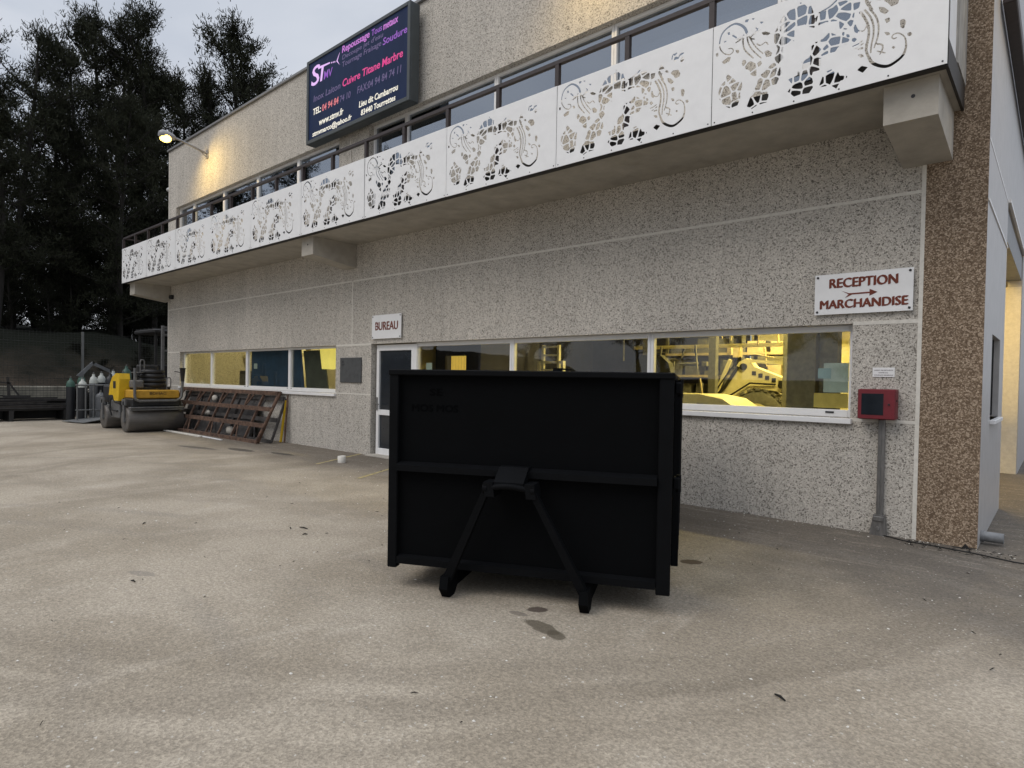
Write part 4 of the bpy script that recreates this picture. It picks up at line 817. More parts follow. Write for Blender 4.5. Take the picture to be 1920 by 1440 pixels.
# ------------------------------------------------------------------ rusty shuttering frames leaning on the wall
def lean_frame(x0, x1, yb_, yt_, ht, lab, rows=4, step=.72, m='rust'):
    t = thing('rusty_grating', ((x0+x1)/2, yb_, 0), lab, 'steel frame', 'rusty frames leaning under the window')
    P = lambda x, v: (x, yb_+(yt_-yb_)*v, .03+(ht-.03)*v)
    for k in range(rows):
        v = k/(rows-1)
        s = MB(); s.bar(P(x0, v), P(x1, v), .07, .10); s.build('rail', m, t)
    n = int((x1-x0)/step)
    for i in range(n+1):
        x = x0+(x1-x0)*i/n; s = MB()
        off = .018
        a = Vector(P(x, 0))+Vector((0, off, 0)); b = Vector(P(x+random.uniform(-.05, .05), 1))+Vector((0, off, 0)); s.bar(a, b, .045, .05)
        if i % 2 == 0 and i < n: s.bar(Vector(P(x+.05, .68)), Vector(P(x+.3, .98)), .03, .03); s.bar(Vector(P(x+.3, .04)), Vector(P(x+.12, .32)), .03, .03)
        s.build('strut', m, t)
    return t
lean_frame(-19.4, -13.55, -.66, -.14, 1.18, 'long rusty ladder like steel frame leaning on the wall below the far window')
lean_frame(-19.2, -13.42, -.40, -.07, 1.05, 'second rusty steel frame stacked behind the front one', rows=3, step=1.1, m='old_steel')
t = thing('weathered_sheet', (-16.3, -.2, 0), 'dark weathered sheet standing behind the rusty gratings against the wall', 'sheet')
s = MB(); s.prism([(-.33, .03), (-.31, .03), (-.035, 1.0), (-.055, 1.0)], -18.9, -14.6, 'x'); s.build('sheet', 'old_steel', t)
s = MB(); s.tube([(-13.46, -.75, .03), (-13.44, -.14, 1.22)], .035, 8); s.tube([(-13.30, -.12, .02), (-13.28, -.05, 1.15)], .022, 8)
tag(s.build('steel_pole', 'rust'), 'rusty pole propped against the right end of the leaning frames', 'pole')
for x, z, rr, k in ((-17.0, .96, .085, 'one pale sack lump lodged high in the leaning frame'), (-17.2, .56, .085, 'grey lump lodged in the middle bay of the leaning frame'), (-15.6, .16, .12, 'rounded stone like lump at the foot of the leaning frame')):
    bm = bmesh.new(); bmesh.ops.create_icosphere(bm, subdivisions=2, radius=rr)
    for v in bm.verts: v.co *= random.uniform(.82, 1.15); v.co.x *= 1.5; v.co.y *= .7
    m_ = MB(); m_.add([v.co+Vector((x, -.42+.25*z, z)) for v in bm.verts], [[v.index for v in f.verts] for f in bm.faces], True); bm.free()
    tag(m_.build('wrapped_bundle', 'concrete'), k, 'bundle', 'pale bundles stuffed in the leaning frame')
s = MB(); s.bar((-19.0, -1.0, .02), (-15.9, -.98, .02), .09, .03); tag(s.build('metal_strip', 'joint'), 'pale flat metal strip lying on the ground before the rusty frame', 'metal strip')
s = MB(); s.bar((-16.1, -.93, .015), (-14.8, -.95, .015), .05, .02); tag(s.build('metal_strip', 'white_metal'), 'shorter whiter strip lying beyond the end of the pale one', 'metal strip')
s = MB(); s.bar((-13.40, -.16, .02), (-13.36, -.06, 1.02), .05, .04); tag(s.build('yellow_batten', 'yellow'), 'thin yellow batten standing against the wall right of the frames', 'batten')

# concrete stub in front of the door, sticks and leaves
s = MB(); s.lathe([(.075, 0), (.078, .12), (.06, .125), (.05, .09)], (-9.50, -1.03, .0), 18); tag(s.build('concrete_stub', 'joint'), 'small grey cylindrical stub standing on the asphalt before the office door', 'bollard stub')
for (x, y, a, l, lab) in ((-5.35, -4.22, 8, .13, 'longest dark stick on the open asphalt left of the container'), (-5.44, -4.32, -20, .06, 'short dark stick just below the longest one'), (-4.72, -6.02, 12, .055, 'dark stick alone on the asphalt at the lower left'), (-6.7, -5.3, -40, .07, 'dark stick near the left edge of the yard'), (-.45, -4.4, -28, .07, 'small stick on the ground right of the container'), (-5.1, -4.35, 60, .05, 'curled dark scrap right of the longest stick')):
    s = MB(); ca, sa = math.cos(R(a))*l, math.sin(R(a))*l; s.tube([(x-ca/2, y-sa/2, .008), (x, y, .014), (x+ca/2, y+sa/2, .008)], .0065, 6, rs=[.004, .007, .004]); tag(s.build('stick', 'bark'), lab, 'stick')
s = MB(); rr = random.Random(5)
for i in range(300):
    if i < 250: x = rr.uniform(-9, 1.2); y = rr.uniform(-7.5, -.3)
    elif i < 330: x = rr.uniform(-3, .3); y = -abs(rr.gauss(0, .12))-.02
    else: x = rr.uniform(-22, -9); y = rr.uniform(-7, -.2)
    r = rr.uniform(.003, .011)*(1 if i < 330 else 1.6); a = rr.uniform(0, 6.28)
    p = [(x+r*rr.uniform(.6, 1.4)*math.cos(a+k*1.26), y+r*rr.uniform(.6, 1.4)*math.sin(a+k*1.26), .001) for k in range(5)]
    s.add(p+[(x, y, r*.8)], [(k, (k+1) % 5, 5) for k in range(5)])
tag(s.build('loose_gravel', 'joint', fix=False), 'loose pale grit scattered over the yard', 'gravel', kind='stuff')
s = MB()
for i in range(150):
    x = rr.uniform(-9, 1.2) if i < 70 else rr.uniform(-.6, .3); y = rr.uniform(-7.4, -.3) if i < 70 else rr.uniform(-.35, -.02)
    l = rr.uniform(.008, .03); a = rr.uniform(0, 3.14); ca, sa = math.cos(a)*l, math.sin(a)*l; w_ = rr.uniform(.001, .004)
    s.add([(x-ca-sa*w_/l, y-sa+ca*w_/l, .003), (x-ca+sa*w_/l, y-sa-ca*w_/l, .004), (x+ca, y+sa, .006), (x, y, .012)], [(0, 1, 3), (1, 2, 3), (0, 3, 2)])
tag(s.build('leaf_litter', 'bark', fix=False), 'tiny dark twigs and needles scattered over the yard', 'litter', kind='stuff')
s = MB(); s.prism([(-.10, .003), (-.03, .008), (.0, .05), (.03, .012), (.08, .02), (.03, .002)], -.02, .0, 'y', T=Matrix.Translation((-.09, -.05, 0))); tag(s.build('dead_leaf', 'rubber'), 'dark curled dead leaf at the foot of the brown pilaster', 'leaf')

# ------------------------------------------------------------------ interior seen through the panes
def wmat(n, c): MT[n] = mat(n, c, .6, var=.2, vscale=6)
s = MB(); s.box((-2.22, 1.15, 0), (-1.86, 1.5, 4.19)); s.box((-1.84, 1.25, 0), (-1.62, 1.45, 4.19)); s.build('inner_column', 'grey_metal', B)
wl_ = thing('wheel_loader', (-4.6, 5.2, 0), 'pale wheel loader arm and big tyre inside the yellow lit hall', 'wheel loader')
s = MB(); s.prism([(-5.15, .75), (-4.35, 2.05), (-4.2, 2.12), (-4.05, 1.95), (-3.45, 1.72), (-3.35, 1.45), (-4.05, 1.52), (-4.35, 1.25), (-4.75, .7)], 4.9, 5.2); s.bar((-3.3, 4.95, 2.0), (-4.25, 4.95, 2.08), .08, .07); s.bar((-5.0, 4.95, 1.0), (-4.55, 4.95, 2.1), .07, .06); s.bar((-4.85, 5.1, 1.0), (-4.45, 5.1, 1.7), .1, .12); s.build('lifting_arm', 'loader', wl_)
s = MB(); s.lathe([(.2, 0), (.50, 0), (.56, .06), (.56, .34), (.5, .4), (.2, .4)], (-3.95, 4.85, .92), 28, axis='y'); ty = s.build('tyre', 'machine_grey', wl_)
s = MB(); s.lathe([(.30, -.02), (.24, .03)], (-3.95, 4.85, .92), 20, axis='y'); s.build('rim', 'loader', ty)
s = MB()
for k_ in range(22):
    a = k_*2*math.pi/22; s.box((-.05, -.0, .545), (.05, .40, .60), T=Matrix.Translation((-3.95, 4.85, .92)) @ Matrix.Rotation(a, 4, 'Y'), bev=.01)
s.build('tread', 'machine_grey', ty)
s = MB(); s.tube([(-4.95, 4.86, 1.15), (-4.6, 4.84, 1.55), (-4.35, 4.86, 1.95)], .035, 8); s.tube([(-4.7, 4.84, 1.0), (-4.5, 4.8, 1.35), (-4.1, 4.84, 1.62), (-3.6, 4.86, 1.6)], .018, 6); s.tube([(-4.9, 4.84, 1.3), (-4.55, 4.8, 1.8), (-4.3, 4.85, 2.15)], .015, 6); s.lathe([(.07, -.03), (.07, .02)], (-4.25, 4.88, 1.95), 12, axis='y'); s.lathe([(.06, -.03), (.06, .02)], (-3.5, 4.88, 1.58), 12, axis='y'); s.build('hydraulic_hose', 'rubber', wl_)
s = MB()
for k_ in range(5): s.box((-4.08+.13*k_, 4.888, 1.78-.045*k_), (-4.0+.13*k_, 4.898, 1.86-.045*k_))
s.build('marking', 'machine_dark', wl_)
s = MB(); s.box((-3.5, 5.3, .6), (-1.4, 6.6, 1.7), bev=.08); s.box((-3.1, 5.4, 1.7), (-2.0, 6.4, 2.9), bev=.05); s.build('body', 'loader', wl_)
hd = thing('machine_table', (-4.0, 1.4, 0), 'pale rounded machine table just inside the right window', 'machine table')
s = MB(); s.prism([(-5.6, .9), (-5.6, 1.42), (-3.4, 1.44), (-3.05, 1.38), (-2.8, 1.22), (-2.75, .9)], 1.0, 1.9); s.build('table_top', 'loader', hd)
s = MB(); s.box((-5.4, 1.1, 0), (-2.9, 1.8, .9)); s.prism([(-3.5, 1.20), (-3.42, 1.31), (-3.0, 1.27), (-2.9, 1.20)], .98, .998); s.build('base', 'machine_grey', hd)
ch = thing('operator_chair', (-5.2, 2.6, 0), 'dark high backed chair silhouette behind the right window', 'chair')
s = MB(); s.prism([(-5.75, 1.2), (-5.45, 1.4), (-5.38, 1.95), (-5.22, 2.10), (-4.85, 2.10), (-4.68, 1.95), (-4.55, 1.5), (-4.25, 1.2)], 2.5, 2.66); s.build('backrest', 'machine_dark', ch)
s = MB(); s.box((-5.6, 2.2, .9), (-4.4, 2.7, 1.25), bev=.04); s.build('seat', 'machine_dark', ch)
s = MB(); s.box((-5.05, 2.4, 0), (-4.95, 2.5, .9)); s.build('stand', 'machine_dark', ch)
for i, (x, lab) in enumerate(((-7.2, 'tall rack left of the loader in the lit hall'), (-5.2, 'tall rack of stacked stock straight behind the loader'), (-3.0, 'tall rack right behind the dark inner column'))):
    t = thing('storage_rack', (x, 7.6, 0), lab, 'rack', 'racks along the back of the lit hall')
    s = MB()
    for xx in (x, x+1.7):
        for yy in (7.2, 8.0): s.box((xx, yy, 0), (xx+.07, yy+.07, 3.3))
    s.split('upright', 'machine_grey', t)
    s = MB()
    for z in (.6, 1.2, 1.75, 2.3, 2.85): s.box((x+.0, 7.19, z), (x+1.77, 8.08, z+.06))
    s.split('shelf', 'wood', t)
    s = MB(); q = random.Random(i+3)
    for z in (.66, 1.26, 1.81, 2.36, 2.91):
        xx = x+.1
        while xx < x+1.5:
            ww = q.uniform(.1, .4); s.box((xx, 7.3, z), (xx+ww, 7.8, z+q.uniform(.08, .42))); xx += ww+q.uniform(.02, .2)
    for _ in range(26):
        xx = q.uniform(x-.4, x+2.2); yy = q.uniform(5.6, 7.1); z = q.uniform(.9, 2.7); l = q.uniform(.1, .7)
        if q.random() < .5: s.tube([(xx, yy, z), (xx+q.uniform(-.1, .1), yy, z+l)], q.uniform(.01, .03), 5)
        else: s.tube([(xx, yy, z), (xx+l, yy+.1, z+q.uniform(-.08, .08))], q.uniform(.01, .035), 5)
    for _ in range(14):
        xx = q.uniform(x-.2, x+1.9); yy = q.uniform(6.2, 7.1); z = q.uniform(.9, 2.5); l = q.uniform(.05, .22); s.box((xx, yy, z), (xx+l, yy+l, z+q.uniform(.05, .3)), bev=.01)
    t2 = tag(s.build('stored_stock', 'wood' if i % 2 else 'machine_grey'), 'mixed boxes and bars heaped on the shelves of the '+('left', 'middle', 'right')[i]+' rack', 'stock', kind='stuff')
s = MB()
for x in (-6.05, -4.6, -3.2):
    s.box((x, 4.0, 0), (x+.14, 4.14, 4.19))
s.split('hall_post', 'machine_grey', B)
s = MB(); s.box((-9.9, 4.2, 3.2), (-.3, 4.35, 3.35)); s.box((-7.5, 6.1, 2.42), (-.3, 6.2, 2.50)); s.split('hall_beam', 'loader', B)
# step ladder seen in the middle window
ld = thing('step_ladder', (-7.1, 2.4, 0), 'white folded step ladder standing inside the middle window', 'ladder')
s = MB()
for x in (-7.42, -7.02): s.box((x, 2.3, 0), (x+.05, 2.36, 2.32))
s.box((-7.5, 2.28, 0), (-7.45, 2.36, 1.95)); s.box((-6.9, 2.28, 0), (-6.85, 2.36, 1.95)); s.box((-7.5, 2.28, 1.95), (-6.85, 2.36, 2.0)); s.split('stile', 'frame_white', ld)
s = MB()
for z in (.3, .6, .9, 1.2, 1.5, 1.8, 2.1, 2.27): s.box((-7.37, 2.3, z), (-7.02, 2.36, z+.035))
s.split('rung', 'frame_white', ld)
# papers taped inside the glass
def paper(x0, x1, z0, z1, m, lab, y=.185, sk=0):
    s = MB(); s.prism([(x0, z0), (x1, z0), (x1+sk, z1), (x0+sk, z1)], y, y+.002); tag(s.build('taped_sheet', m), lab, 'paper')
paper(-1.50, -1.235, 1.52, 1.86, 'paper', 'large pale sheet taped inside the right end of the yellow window')
paper(-1.56, -1.42, 1.68, 1.80, 'paper_blue', 'small blue sheet overlapping the large pale sheet', .18)
paper(-1.60, -1.235, 1.34, 1.51, 'paper_yellow', 'amber sheet under the pale one in the right window')
paper(-8.55, -8.38, 1.62, 1.90, 'paper', 'small pale notice inside the window next to the office door')
paper(-15.48, -15.30, 1.78, 1.92, 'paper', 'small white sticker on the blue sheeted light')
s = MB(); s.box((-15.62, .19, 1.30), (-13.45, .20, 2.27)); s.prism([(-13.44, 1.30), (-12.95, 1.30), (-13.12, 2.27), (-13.44, 2.27)], .19, .20); tag(s.build('blue_sheet', 'blue'), 'dark blue sheeting hung behind two lights of the far window', 'sheeting')
s = MB(); s.prism([(-12.93, 1.30), (-12.0, 1.30), (-12.2, 2.22), (-13.1, 2.22)], .24, .26); tag(s.build('leaning_board', mat('green_grey_board', (.07, .075, .06), .8, var=.25, vscale=3)), 'grey green board leaning inside the far window, right of the blue sheet', 'board')
s = MB(); s.prism([(-12.25, 1.78), (-11.75, 1.77), (-11.45, 1.86), (-11.36, 1.86), (-11.36, 2.25), (-12.35, 2.25)], .22, .23); tag(s.build('yellow_paper', mat('glowing_paper', (.8, .66, .2), .8, emit=(1, .80, .18), es=.8)), 'bright yellow paper with painted-in glow in the top corner of the far window', 'paper')  # emission stands in for the lit yellow patch of the window
s = MB(); s.prism([(-12.95, 2.2), (-12.65, 2.25), (-12.95, 2.26)], .22, .23); tag(s.build('yellow_paper', 'paper_yellow'), 'small yellow scrap at the top of the same light as the large one', 'paper')
for x, zz, ww in ((-18.7, 1.75, .5), (-17.0, 1.62, .4), (-16.3, 1.7, .35), (-11.9, 1.65, .3)):
    t = thing('office_cupboard', (x, 2.2, 0), {-18.7: 'dark cupboard behind the leftmost light', -17.0: 'dark low cupboard behind the second light from the left', -16.3: 'dark cupboard at the right of the second light', -11.9: 'dark cupboard behind the light with the bright yellow paper'}[x], 'cupboard', 'cupboards in the left office')
    s = MB(); s.box((x, 1.3, 0), (x+ww, 1.8, zz), bev=.02); s.build('carcass', 'machine_dark', t)
    s = MB(); s.box((x+.03, 1.285, .1), (x+ww-.03, 1.30, zz-.1)); s.build('door', 'machine_grey', t)
s = MB()
for x in (-18.55, -17.3, -16.7): s.box((x, 2.4, 0), (x+.12, 2.5, 4.19))
s.box((-20.8, 2.4, 2.2), (-11.2, 2.5, 2.32)); s.build('office_frame', 'loader', B)

# ------------------------------------------------------------------ yard items at the far left
def cylinder(x, y, h, r, body, top, lab, rz=0):
    t = thing('gas_cylinder', (x, y, 0), lab, 'gas cylinder', 'gas cylinders beside the road roller')
    s = MB(); s.lathe([(r*.9, .01), (r, .04), (r, h*.80)], (x, y, 0), 16); s.build('body', body, t)
    s = MB(); s.lathe([(r, h*.80), (r*.96, h*.86), (r*.75, h*.92), (r*.35, h*.955), (r*.3, h)], (x, y, 0), 16); s.build('shoulder', top, t)
    s = MB(); s.tube([(x, y, h), (x, y, h+.06)], .02, 8); s.tube([(x-.05, y, h+.04), (x+.05, y, h+.04)], .014, 8); s.build('valve', 'machine_grey', t)
cy = [(-23.7, -1.95, 1.42, .125, 'cyl_black', 'cyl_green', 'black gas cylinder with green top, leftmost of the group'), (-23.3, -1.72, 1.40, .13, 'cyl_black', 'cyl_white', 'black gas cylinder with white dome next to the leftmost one'),
      (-23.9, -1.60, 1.55, .12, 'machine_grey', 'cyl_green', 'grey gas cylinder with green top behind the white domed one'), (-23.5, -1.36, 1.56, .12, 'cyl_grey', 'cyl_white', 'grey gas cylinder with white shoulder in the middle of the group'),
      (-23.1, -1.26, .98, .15, 'cyl_grey', 'cyl_grey', 'short plain grey gas cylinder standing in front'), (-23.7, -1.08, 1.60, .13, 'cyl_black', 'cyl_white', 'black gas cylinder with white cap right of the middle'),
      (-23.4, -.90, 1.58, .15, 'cyl_black', 'cyl_black', 'plain black thick gas cylinder'), (-23.8, -.70, 1.68, .14, 'cyl_black', 'cyl_white', 'tall black gas cylinder with white cap near the green one'),
      (-23.4, -.52, 1.62, .14, 'cyl_green', 'cyl_green', 'green gas cylinder behind the yellow cowl of the roller'), (-23.8, -.30, 1.85, .15, 'cyl_green', 'cyl_green', 'tallest green gas cylinder, rightmost of the group')]
for a in cy: cylinder(*a)
t = thing('cylinder_rack', (-23.2, -1.6, 0), 'grey tube rack holding the gas cylinders on a tilted plate', 'rack')
s = MB()
for x, y in ((-22.95, -1.95), (-22.95, -1.72), (-22.95, -1.50), (-22.95, -1.1)): s.tube([(x, y, .05), (x, y, 1.22)], .024, 8)
s.tube([(-22.95, -2.0, 1.2), (-22.95, -1.05, 1.2)], .024, 8); s.tube([(-22.95, -2.0, .4), (-22.95, -1.05, .4)], .02, 8); s.build('tube_frame', 'post', t)
s = MB(); s.add([(-23.4, -2.25, .05), (-22.3, -1.95, .04), (-22.2, -1.25, .17), (-23.3, -1.15, .18), (-23.4, -2.25, .03), (-22.3, -1.95, .02), (-22.2, -1.25, .15), (-23.3, -1.15, .16)], [(0, 1, 2, 3), (7, 6, 5, 4), (0, 4, 5, 1), (1, 5, 6, 2), (2, 6, 7, 3), (3, 7, 4, 0)]); s.build('base_plate', 'post', t)
s = MB(); s.prism([(-1.75, 1.50), (-1.30, 1.98), (-1.22, 1.94), (-1.62, 1.45)], -23.9, -23.84, 'x'); s.prism([(-1.30, 1.98), (-.78, 1.72), (-.80, 1.62), (-1.28, 1.86)], -23.9, -23.84, 'x'); tag(s.build('folded_cover', 'cyl_grey'), 'pale grey folded cover propped like a small roof over the gas cylinders', 'cover')
# stack of steel beams
t = thing('beam_trestle', (-25, -4.5, 0), 'dark low trestle carrying the steel beams at the left edge', 'trestle')
s = MB()
for y in (-1.95, -3.4, -5.2, -7.4): s.box((-25.7, y, 0), (-24.5, y+.12, .34))
s.box((-25.6, -8, .02), (-25.45, -1.9, .3)); s.box((-25.65, -8, .34), (-24.55, -1.75, .40)); s.build('frame', 'beam_dark', t)
for i, (x, z, L0, L1, h, m_) in enumerate(((-24.55, .41, -9.5, -1.66, .10, 'old_steel'), (-24.85, .41, -9.3, -1.75, .12, 'beam_dark'), (-25.2, .41, -9.1, -1.7, .12, 'beam_dark'), (-24.6, .545, -9.6, -2.4, .08, 'old_steel'), (-24.95, .55, -9.4, -1.65, .10, 'beam_dark'), (-25.3, .55, -9, -1.8, .10, 'old_steel'), (-24.7, .66, -9.2, -1.6, .055, 'old_steel'), (-25.1, .67, -9.1, -2.0, .08, 'beam_dark'))):
    s = MB(); s.box((x-.07, L0, z), (x+.07, L1, z+.012)); s.box((x-.07, L0, z+h-.012), (x+.07, L1, z+h)); s.box((x-.008, L0, z+.012), (x+.008, L1, z+h-.012))
    lab = ['weathered beam at the front bottom of the stack', 'dark beam in the middle of the bottom layer', 'dark beam at the back of the bottom layer', 'weathered shorter beam at the front of the second layer', 'dark beam in the middle of the second layer', 'weathered beam at the back of the second layer', 'thin pale beam on top at the front of the stack', 'dark beam on top at the back of the stack'][i]
    tag(s.build('steel_beam', m_), lab, 'beam', 'steel beams stacked before the low wall')
s = MB(); s.box((-24.9, -3.5, .765), (-24.75, -2.8, .83)); s.bar((-24.82, -3.35, .8), (-24.82, -3.38, 1.42), .07, .07); s.bar((-24.82, -3.1, .83), (-24.82, -3.38, 1.28), .05, .05); s.bar((-24.82, -3.6, 1.25), (-24.82, -3.3, 1.22), .07, .05); s.box((-24.9, -6, .80), (-24.8, -3.5, .84)); tag(s.build('pipe_stand', 'beam_dark'), 'small black upright stand on top of the steel beams', 'stand')
# forklift behind the roller
fl = thing('forklift', (-24.6, 1.2, 0), 'dark forklift with an upright mast standing behind the road roller', 'forklift')
s = MB()
for y in (.62, 1.22): s.box((-23.3, y, .1), (-23.2, y+.09, 3.30), bev=.01)
for z in (.5, 1.4, 2.4, 2.95, 3.22): s.box((-23.28, .70, z), (-23.22, 1.22, z+.07))
s.build('mast', 'machine_grey', fl)
s = MB(); s.box((-25.6, .5, .4), (-23.5, 1.9, 1.3), bev=.12); s.build('body', 'machine_dark', fl)
s = MB()
for x in (-25.3, -23.7):
    for y in (.55, 1.85): s.box((x, y, 1.2), (x+.07, y+.07, 3.05))
s.box((-25.5, .45, 3.05), (-23.5, 2.0, 3.2), bev=.04)
for i in range(5): s.box((-25.4+.4*i, .5, 3.21), (-25.34+.4*i, 1.95, 3.25))
s.build('overhead_guard', 'machine_dark', fl)
for x in (-25.1, -23.9):
    for y in (.42, 1.78): s = MB(); s.lathe([(.12, 0), (.32, .01), (.34, .05), (.34, .15), (.32, .19), (.12, .2)], (x, y, .345), 20, axis='y'); s.build('wheel', 'rubber', fl)
s = MB(); s.box((-23.2, .72, .08), (-22.2, .84, .12)); s.box((-23.2, 1.1, .08), (-22.2, 1.22, .12)); s.build('fork', 'machine_grey', fl)
s = MB(); s.box((-25.0, .9, 1.3), (-24.5, 1.5, 1.45)); s.box((-25.1, .9, 1.45), (-24.98, 1.5, 1.95), bev=.03); s.build('seat', 'machine_dark', fl)

# low wall, mesh fence, earth bank
t = thing('low_wall', (-26.4, -12, 0), 'low old concrete wall under the mesh fence at the left', 'wall')
s = MB(); s.box((-26.6, -30, 0), (-26.3, -1.25, 1.10), bev=.02); s.build('wall', 'lowwall', t)
F_ = thing('mesh_fence', (-26.0, -4, 0), 'tall grey mesh fence with steel posts behind the stacked beams', 'fence')
for y in (-16.5, -13.5, -10.4, -7.3, -4.2, -1.05, 2.1, 5.2, 8.3): s = MB(); s.box((-26.03, y-.035, 0), (-25.96, y+.035, 3.07)); s.build('post', 'post', F_)
s = MB(); z = .1; k = 0
while z < 3.05:
    s.box((-25.997, -16.5, z), (-25.991, 8.3, z+(.016 if k % 5 == 0 else .007))); z += .085; k += 1
y = -16.4
while y < 8.3: s.box((-25.991, y, .05), (-25.987, y+.006, 3.04)); y += .10
s.build('mesh', 'wire', F_)
s = MB(); n = 26; V_ = []; rr = random.Random(2)
ys = [-34+i*(50/n) for i in range(n+1)]
prof = [(-26.62, 1.0), (-27.3, 1.2), (-28.4, 1.8), (-29.9, 2.7), (-32, 3.25), (-36, 3.7), (-46, 4.3), (-60, 4.0)]
for y in ys:
    tap = min(1, max(.0, 1.0-(y-3)/9))
    for (x, z) in prof: V_.append((x+rr.uniform(-.15, .15)*(x < -26.7), y, max(.004, (z+rr.uniform(-.14, .14))*tap if x < -26.7 else z*tap)))
m_ = len(prof); s.add(V_, [(i*m_+j, i*m_+j+1, (i+1)*m_+j+1, (i+1)*m_+j) for i in range(n) for j in range(m_-1)], True)
tag(s.build('bank', 'bank', fix=False), kind='structure')

# ------------------------------------------------------------------ trees
def pine(name, H, Rc, seed, base=.30, lean=(0, 0), dens=1., m='needles'):
    q = random.Random(seed); nr = np.random.RandomState(seed)
    def trunk_at(u): return Vector((lean[0]*u+.25*math.sin(u*4+seed), lean[1]*u+.2*math.sin(u*5+seed*2), H*u))
    tr = MB(); n = 12
    tr.tube([trunk_at(i/n*.97) for i in range(n+1)], .2, 8, rs=[.21*(1-.88*(i/n))+.01 for i in range(n+1)])
    tips = []
    nb = int(34*dens)
    for i in range(nb):
        u = base+(0.97-base)*(i+q.random()*.8)/nb
        a = q.uniform(0, 2*math.pi); p0 = trunk_at(u)
        prof = math.sin(math.pi*min(1, (u-base)/(1-base)*.78+.22))**.75
        l = Rc*prof*q.uniform(.55, 1.12)+.3
        pts = [p0]; d = Vector((math.cos(a), math.sin(a), q.uniform(.1, .5)))
        for k in range(4):
            d = (d+Vector((q.uniform(-.25, .25), q.uniform(-.25, .25), q.uniform(.0, .28)))).normalized(); pts.append(pts[-1]+d*l/4)
        tr.tube(pts, .03, 5, rs=[.065*(1-u*.5), .05*(1-u*.5), .035, .022, .01], caps=False)
        for k in range(1, 5):
            for _ in range(3 if k > 1 else 1):
                f = q.random(); b0 = pts[k-1].lerp(pts[k], f); dd = Vector((q.uniform(-1, 1), q.uniform(-1, 1), q.uniform(-.15, .9))).normalized(); ll = q.uniform(.35, 1.05)*(.6+.4*prof)
                e = b0+dd*ll; tr.tube([b0, b0.lerp(e, .5)+Vector((0, 0, -.04)), e], .012, 3, rs=[.016, .011, .006], caps=False); tips.append((e, dd))
                if q.random() < .55: tips.append((b0.lerp(e, .55), dd))
        tips.append((pts[-1], d))
    for k in range(5): tips.append((trunk_at(1)+Vector((q.uniform(-.4, .4), q.uniform(-.4, .4), q.uniform(-.7, .1))), Vector((0, 0, 1))))
    C_ = np.array([t_[0][:] for t_ in tips]); Dd = np.array([t_[1][:] for t_ in tips]); per = 34
    nC = len(C_); Cn = np.repeat(C_, per, 0); Dn = np.repeat(Dd, per, 0); N_ = len(Cn)
    along = nr.uniform(-.40, .22, (N_, 1)); jit = nr.normal(0, .12, (N_, 3))
    base_ = Cn+Dn*along+jit
    dirn = Dn*.45+nr.normal(0, .5, (N_, 3))+np.array([0, 0, .55]); dirn /= np.linalg.norm(dirn, axis=1)[:, None]
    side = np.cross(dirn, nr.normal(0, 1, (N_, 3))); side /= np.linalg.norm(side, axis=1)[:, None]
    L_ = nr.uniform(.10, .22, (N_, 1)); W2 = nr.uniform(.011, .024, (N_, 1))
    v = np.stack([base_-side*W2, base_+side*W2, base_+dirn*L_+side*W2*.5, base_+dirn*L_-side*W2*.5], 1).reshape(-1, 3)
    me = bpy.data.meshes.new('crown'); me.vertices.add(len(v)); me.vertices.foreach_set('co', v.ravel())
    me.loops.add(4*N_); me.loops.foreach_set('vertex_index', np.arange(4*N_, dtype=np.int32)); me.polygons.add(N_); me.polygons.foreach_set('loop_start', np.arange(0, 4*N_, 4, dtype=np.int32)); me.polygons.foreach_set('loop_total', np.full(N_, 4, dtype=np.int32)); me.update(); me.validate()
    me.materials.append(MT[m])
    root = bpy.data.objects.new(name, None); COL.objects.link(root)
    tr.build('trunk', 'bark', root, world=False, fix=False)
    o = bpy.data.objects.new('crown', me); COL.objects.link(o); o.parent = root
    return root
G_ = 'pines beyond the fence'
protos = [pine('pine_tree', 16.5, 2.7, 11, .20, (.8, .5), 1.1), pine('pine_tree', 18.5, 3.1, 23, .24, (-.6, .9), 1.25), pine('pine_tree', 15, 1.95, 37, .42, (.3, -.4), .8), pine('pine_tree', 11, 2.4, 51, .12, (0, .3), .8, 'needles_dark')]
used = set()
def put(k, x, y, s, rz, lab, zs=1.):
    o = protos[k] if k not in used else copy_tree(protos[k]); used.add(k)
    o.location = (x, y, -.05); o.rotation_euler = (0, 0, R(rz)); o.scale = (s, s, s*zs); tag(o, lab, 'tree', G_); return o
put(0, -36.0, -1.3, 1.06, 0, 'tall pine at the left edge of the photo, nearest the bank')
put(1, -36.0, 3.0, 1.06, 40, 'tall broad pine directly right of the wide gap of sky')
put(1, -36.0, 4.9, 1.12, 160, 'tallest pine rising behind the far corner lamp')
put(0, -38.0, 3.9, 1.24, 210, 'tall pine between the two highest crowns')
put(2, -36.0, 8.8, 1.44, 20, 'slender pine standing alone above the roof line')
put(2, -37.0, 10.9, 1.36, 200, 'lower pine crown touching the roof line right of the slender pine')
put(0, -36.5, 6.7, 1.16, 75, 'pine crown showing between the lamp and the slender pine')
put(1, -39.0, -2.6, 1.0, 250, 'tall pine behind the one at the left edge')
put(1, -33.5, 2.0, .80, 300, 'shorter pine close behind the fence, left of the far corner')
put(2, -41, .9, 1.1, 110, 'thin pine far back below the gap of sky')
put(0, -35, .6, .86, 140, 'pine under the gap between the two high crown masses')
put(0, -40, 5.6, 1.15, 300, 'pine directly behind the tallest one')
put(2, -33, -2.4, .9, 30, 'thin bare stemmed pine at the left edge over the bank')
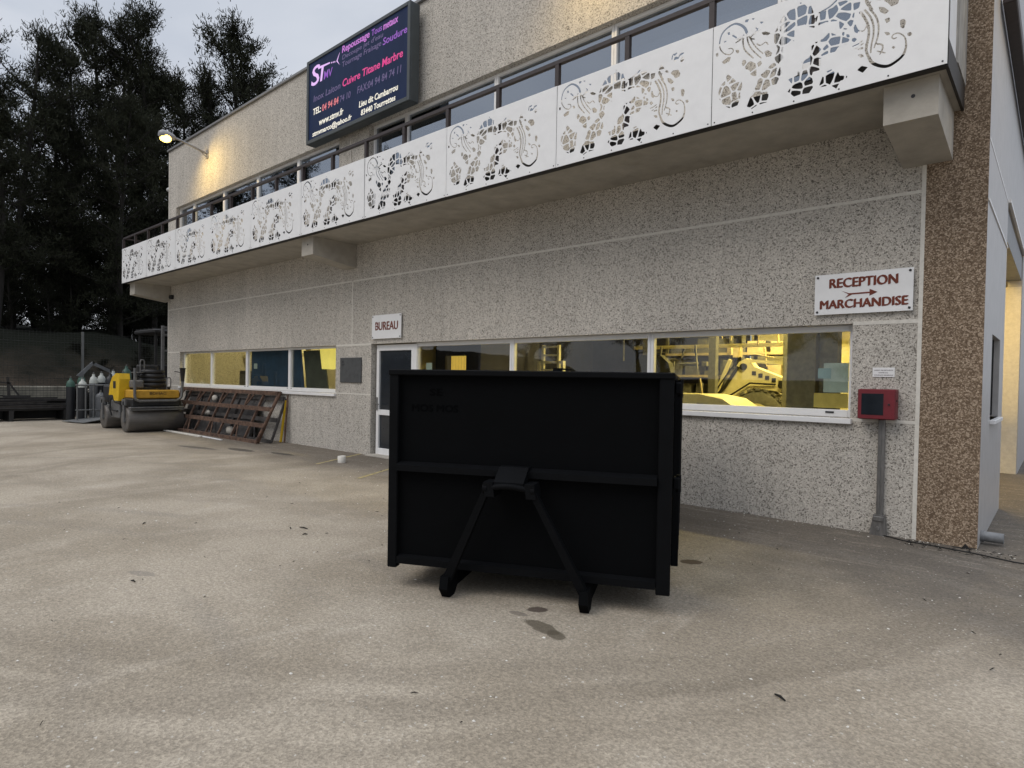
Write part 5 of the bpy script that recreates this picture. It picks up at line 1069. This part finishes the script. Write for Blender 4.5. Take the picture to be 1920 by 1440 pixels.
for i, (x, y, s_, rz) in enumerate(((-43, -4, .95, 0), (-46, -.5, 1.0, 60), (-47, 3.5, 1.05, 200), (-42, 7.5, .85, 270), (-48, 9.5, 1.15, 20), (-41, 11, .95, 80))):
    o = put(3, x, y, s_, rz, 'low dark pine filling the woodland behind the tall trunks', 1.0)
for i, (x, y, k, s_, rz) in enumerate(((-33, -8, 0, .9, 50), (-35, -13, 1, .85, 10), (-32, -18, 0, 1, 100), (-36, -24, 1, .95, 140), (-31, -30, 0, .9, 10), (-40, -18, 3, 1.2, 0), (-40, -10, 3, 1.2, 60))):
    put(k, x, y, s_, rz, 'tall pine on the bank beyond the left edge of the photo')
for i, (x, y, s_, rz) in enumerate(((-28.3, .2, .20, 0), (-28.8, 1.9, .26, 60), (-28.4, 3.6, .30, 120), (-29.6, -.3, .26, 200), (-28.6, 5.2, .30, 20), (-27.6, 1.1, .18, 50), (-31, 4.5, .4, 90))):
    put(3, x, y, s_, rz, 'young bushy pine right behind the mesh fence')
for i, (x, y, k, s_, rz) in enumerate(((-36, -40, 0, 1.0, 50), (-30, -46, 1, .95, 10), (-25, -41, 3, 1.2, 100), (-20, -44, 1, .95, 140), (-15, -40, 0, .9, 10), (-10.5, -43, 3, 1.2, 0), (-6, -41, 1, .9, 60), (-2, -45, 0, 1.0, 20), (3, -41, 3, 1.2, 90), (8, -44, 1, .9, 200), (13, -40, 0, .9, 130), (19, -43, 1, .95, 30))):
    put(k, x, y, s_, rz, 'unseen pine added across the yard to darken the ground floor window reflections')  # pines added out of view, darkening the sky reflected in the panes
put(0, -36.5, 7.5, 1.10, 190, 'pine filling the dip between the tallest crown and the slender pine')
put(1, -37.5, 1.9, .98, 100, 'pine making the left flank of the main crown mass')
for i, (x, y, s_, rz) in enumerate(((-39.5, -2.2, .95, 15), (-40.5, .2, .9, 75), (-41, 2.2, 1.0, 140), (-39, 3.6, .9, 210), (-40.5, 5.4, 1.0, 320), (-38.5, -4.3, .9, 170), (-37.5, 5.8, .8, 260))):
    put(3, x, y, s_, rz, 'low dark pine filling the woodland behind the tall trunks')
for i, (x, y, z, s_, rz) in enumerate(((-33.5, -3.2, 3.1, .26, 0), (-34, -1.8, 3.2, .32, 50), (-33, -.6, 3.1, .24, 90), (-34.5, .6, 3.2, .34, 150), (-33.4, 1.9, 3.0, .28, 200), (-34, 3.2, 2.9, .36, 250), (-36, -2.6, 3.4, .4, 300), (-36, 1.2, 3.4, .42, 20), (-35.5, 4.4, 2.6, .45, 120))):
    o = put(3, x, y, s_, rz, 'young bushy pine on the crest of the bank behind the fence'); o.location.z = z-.2
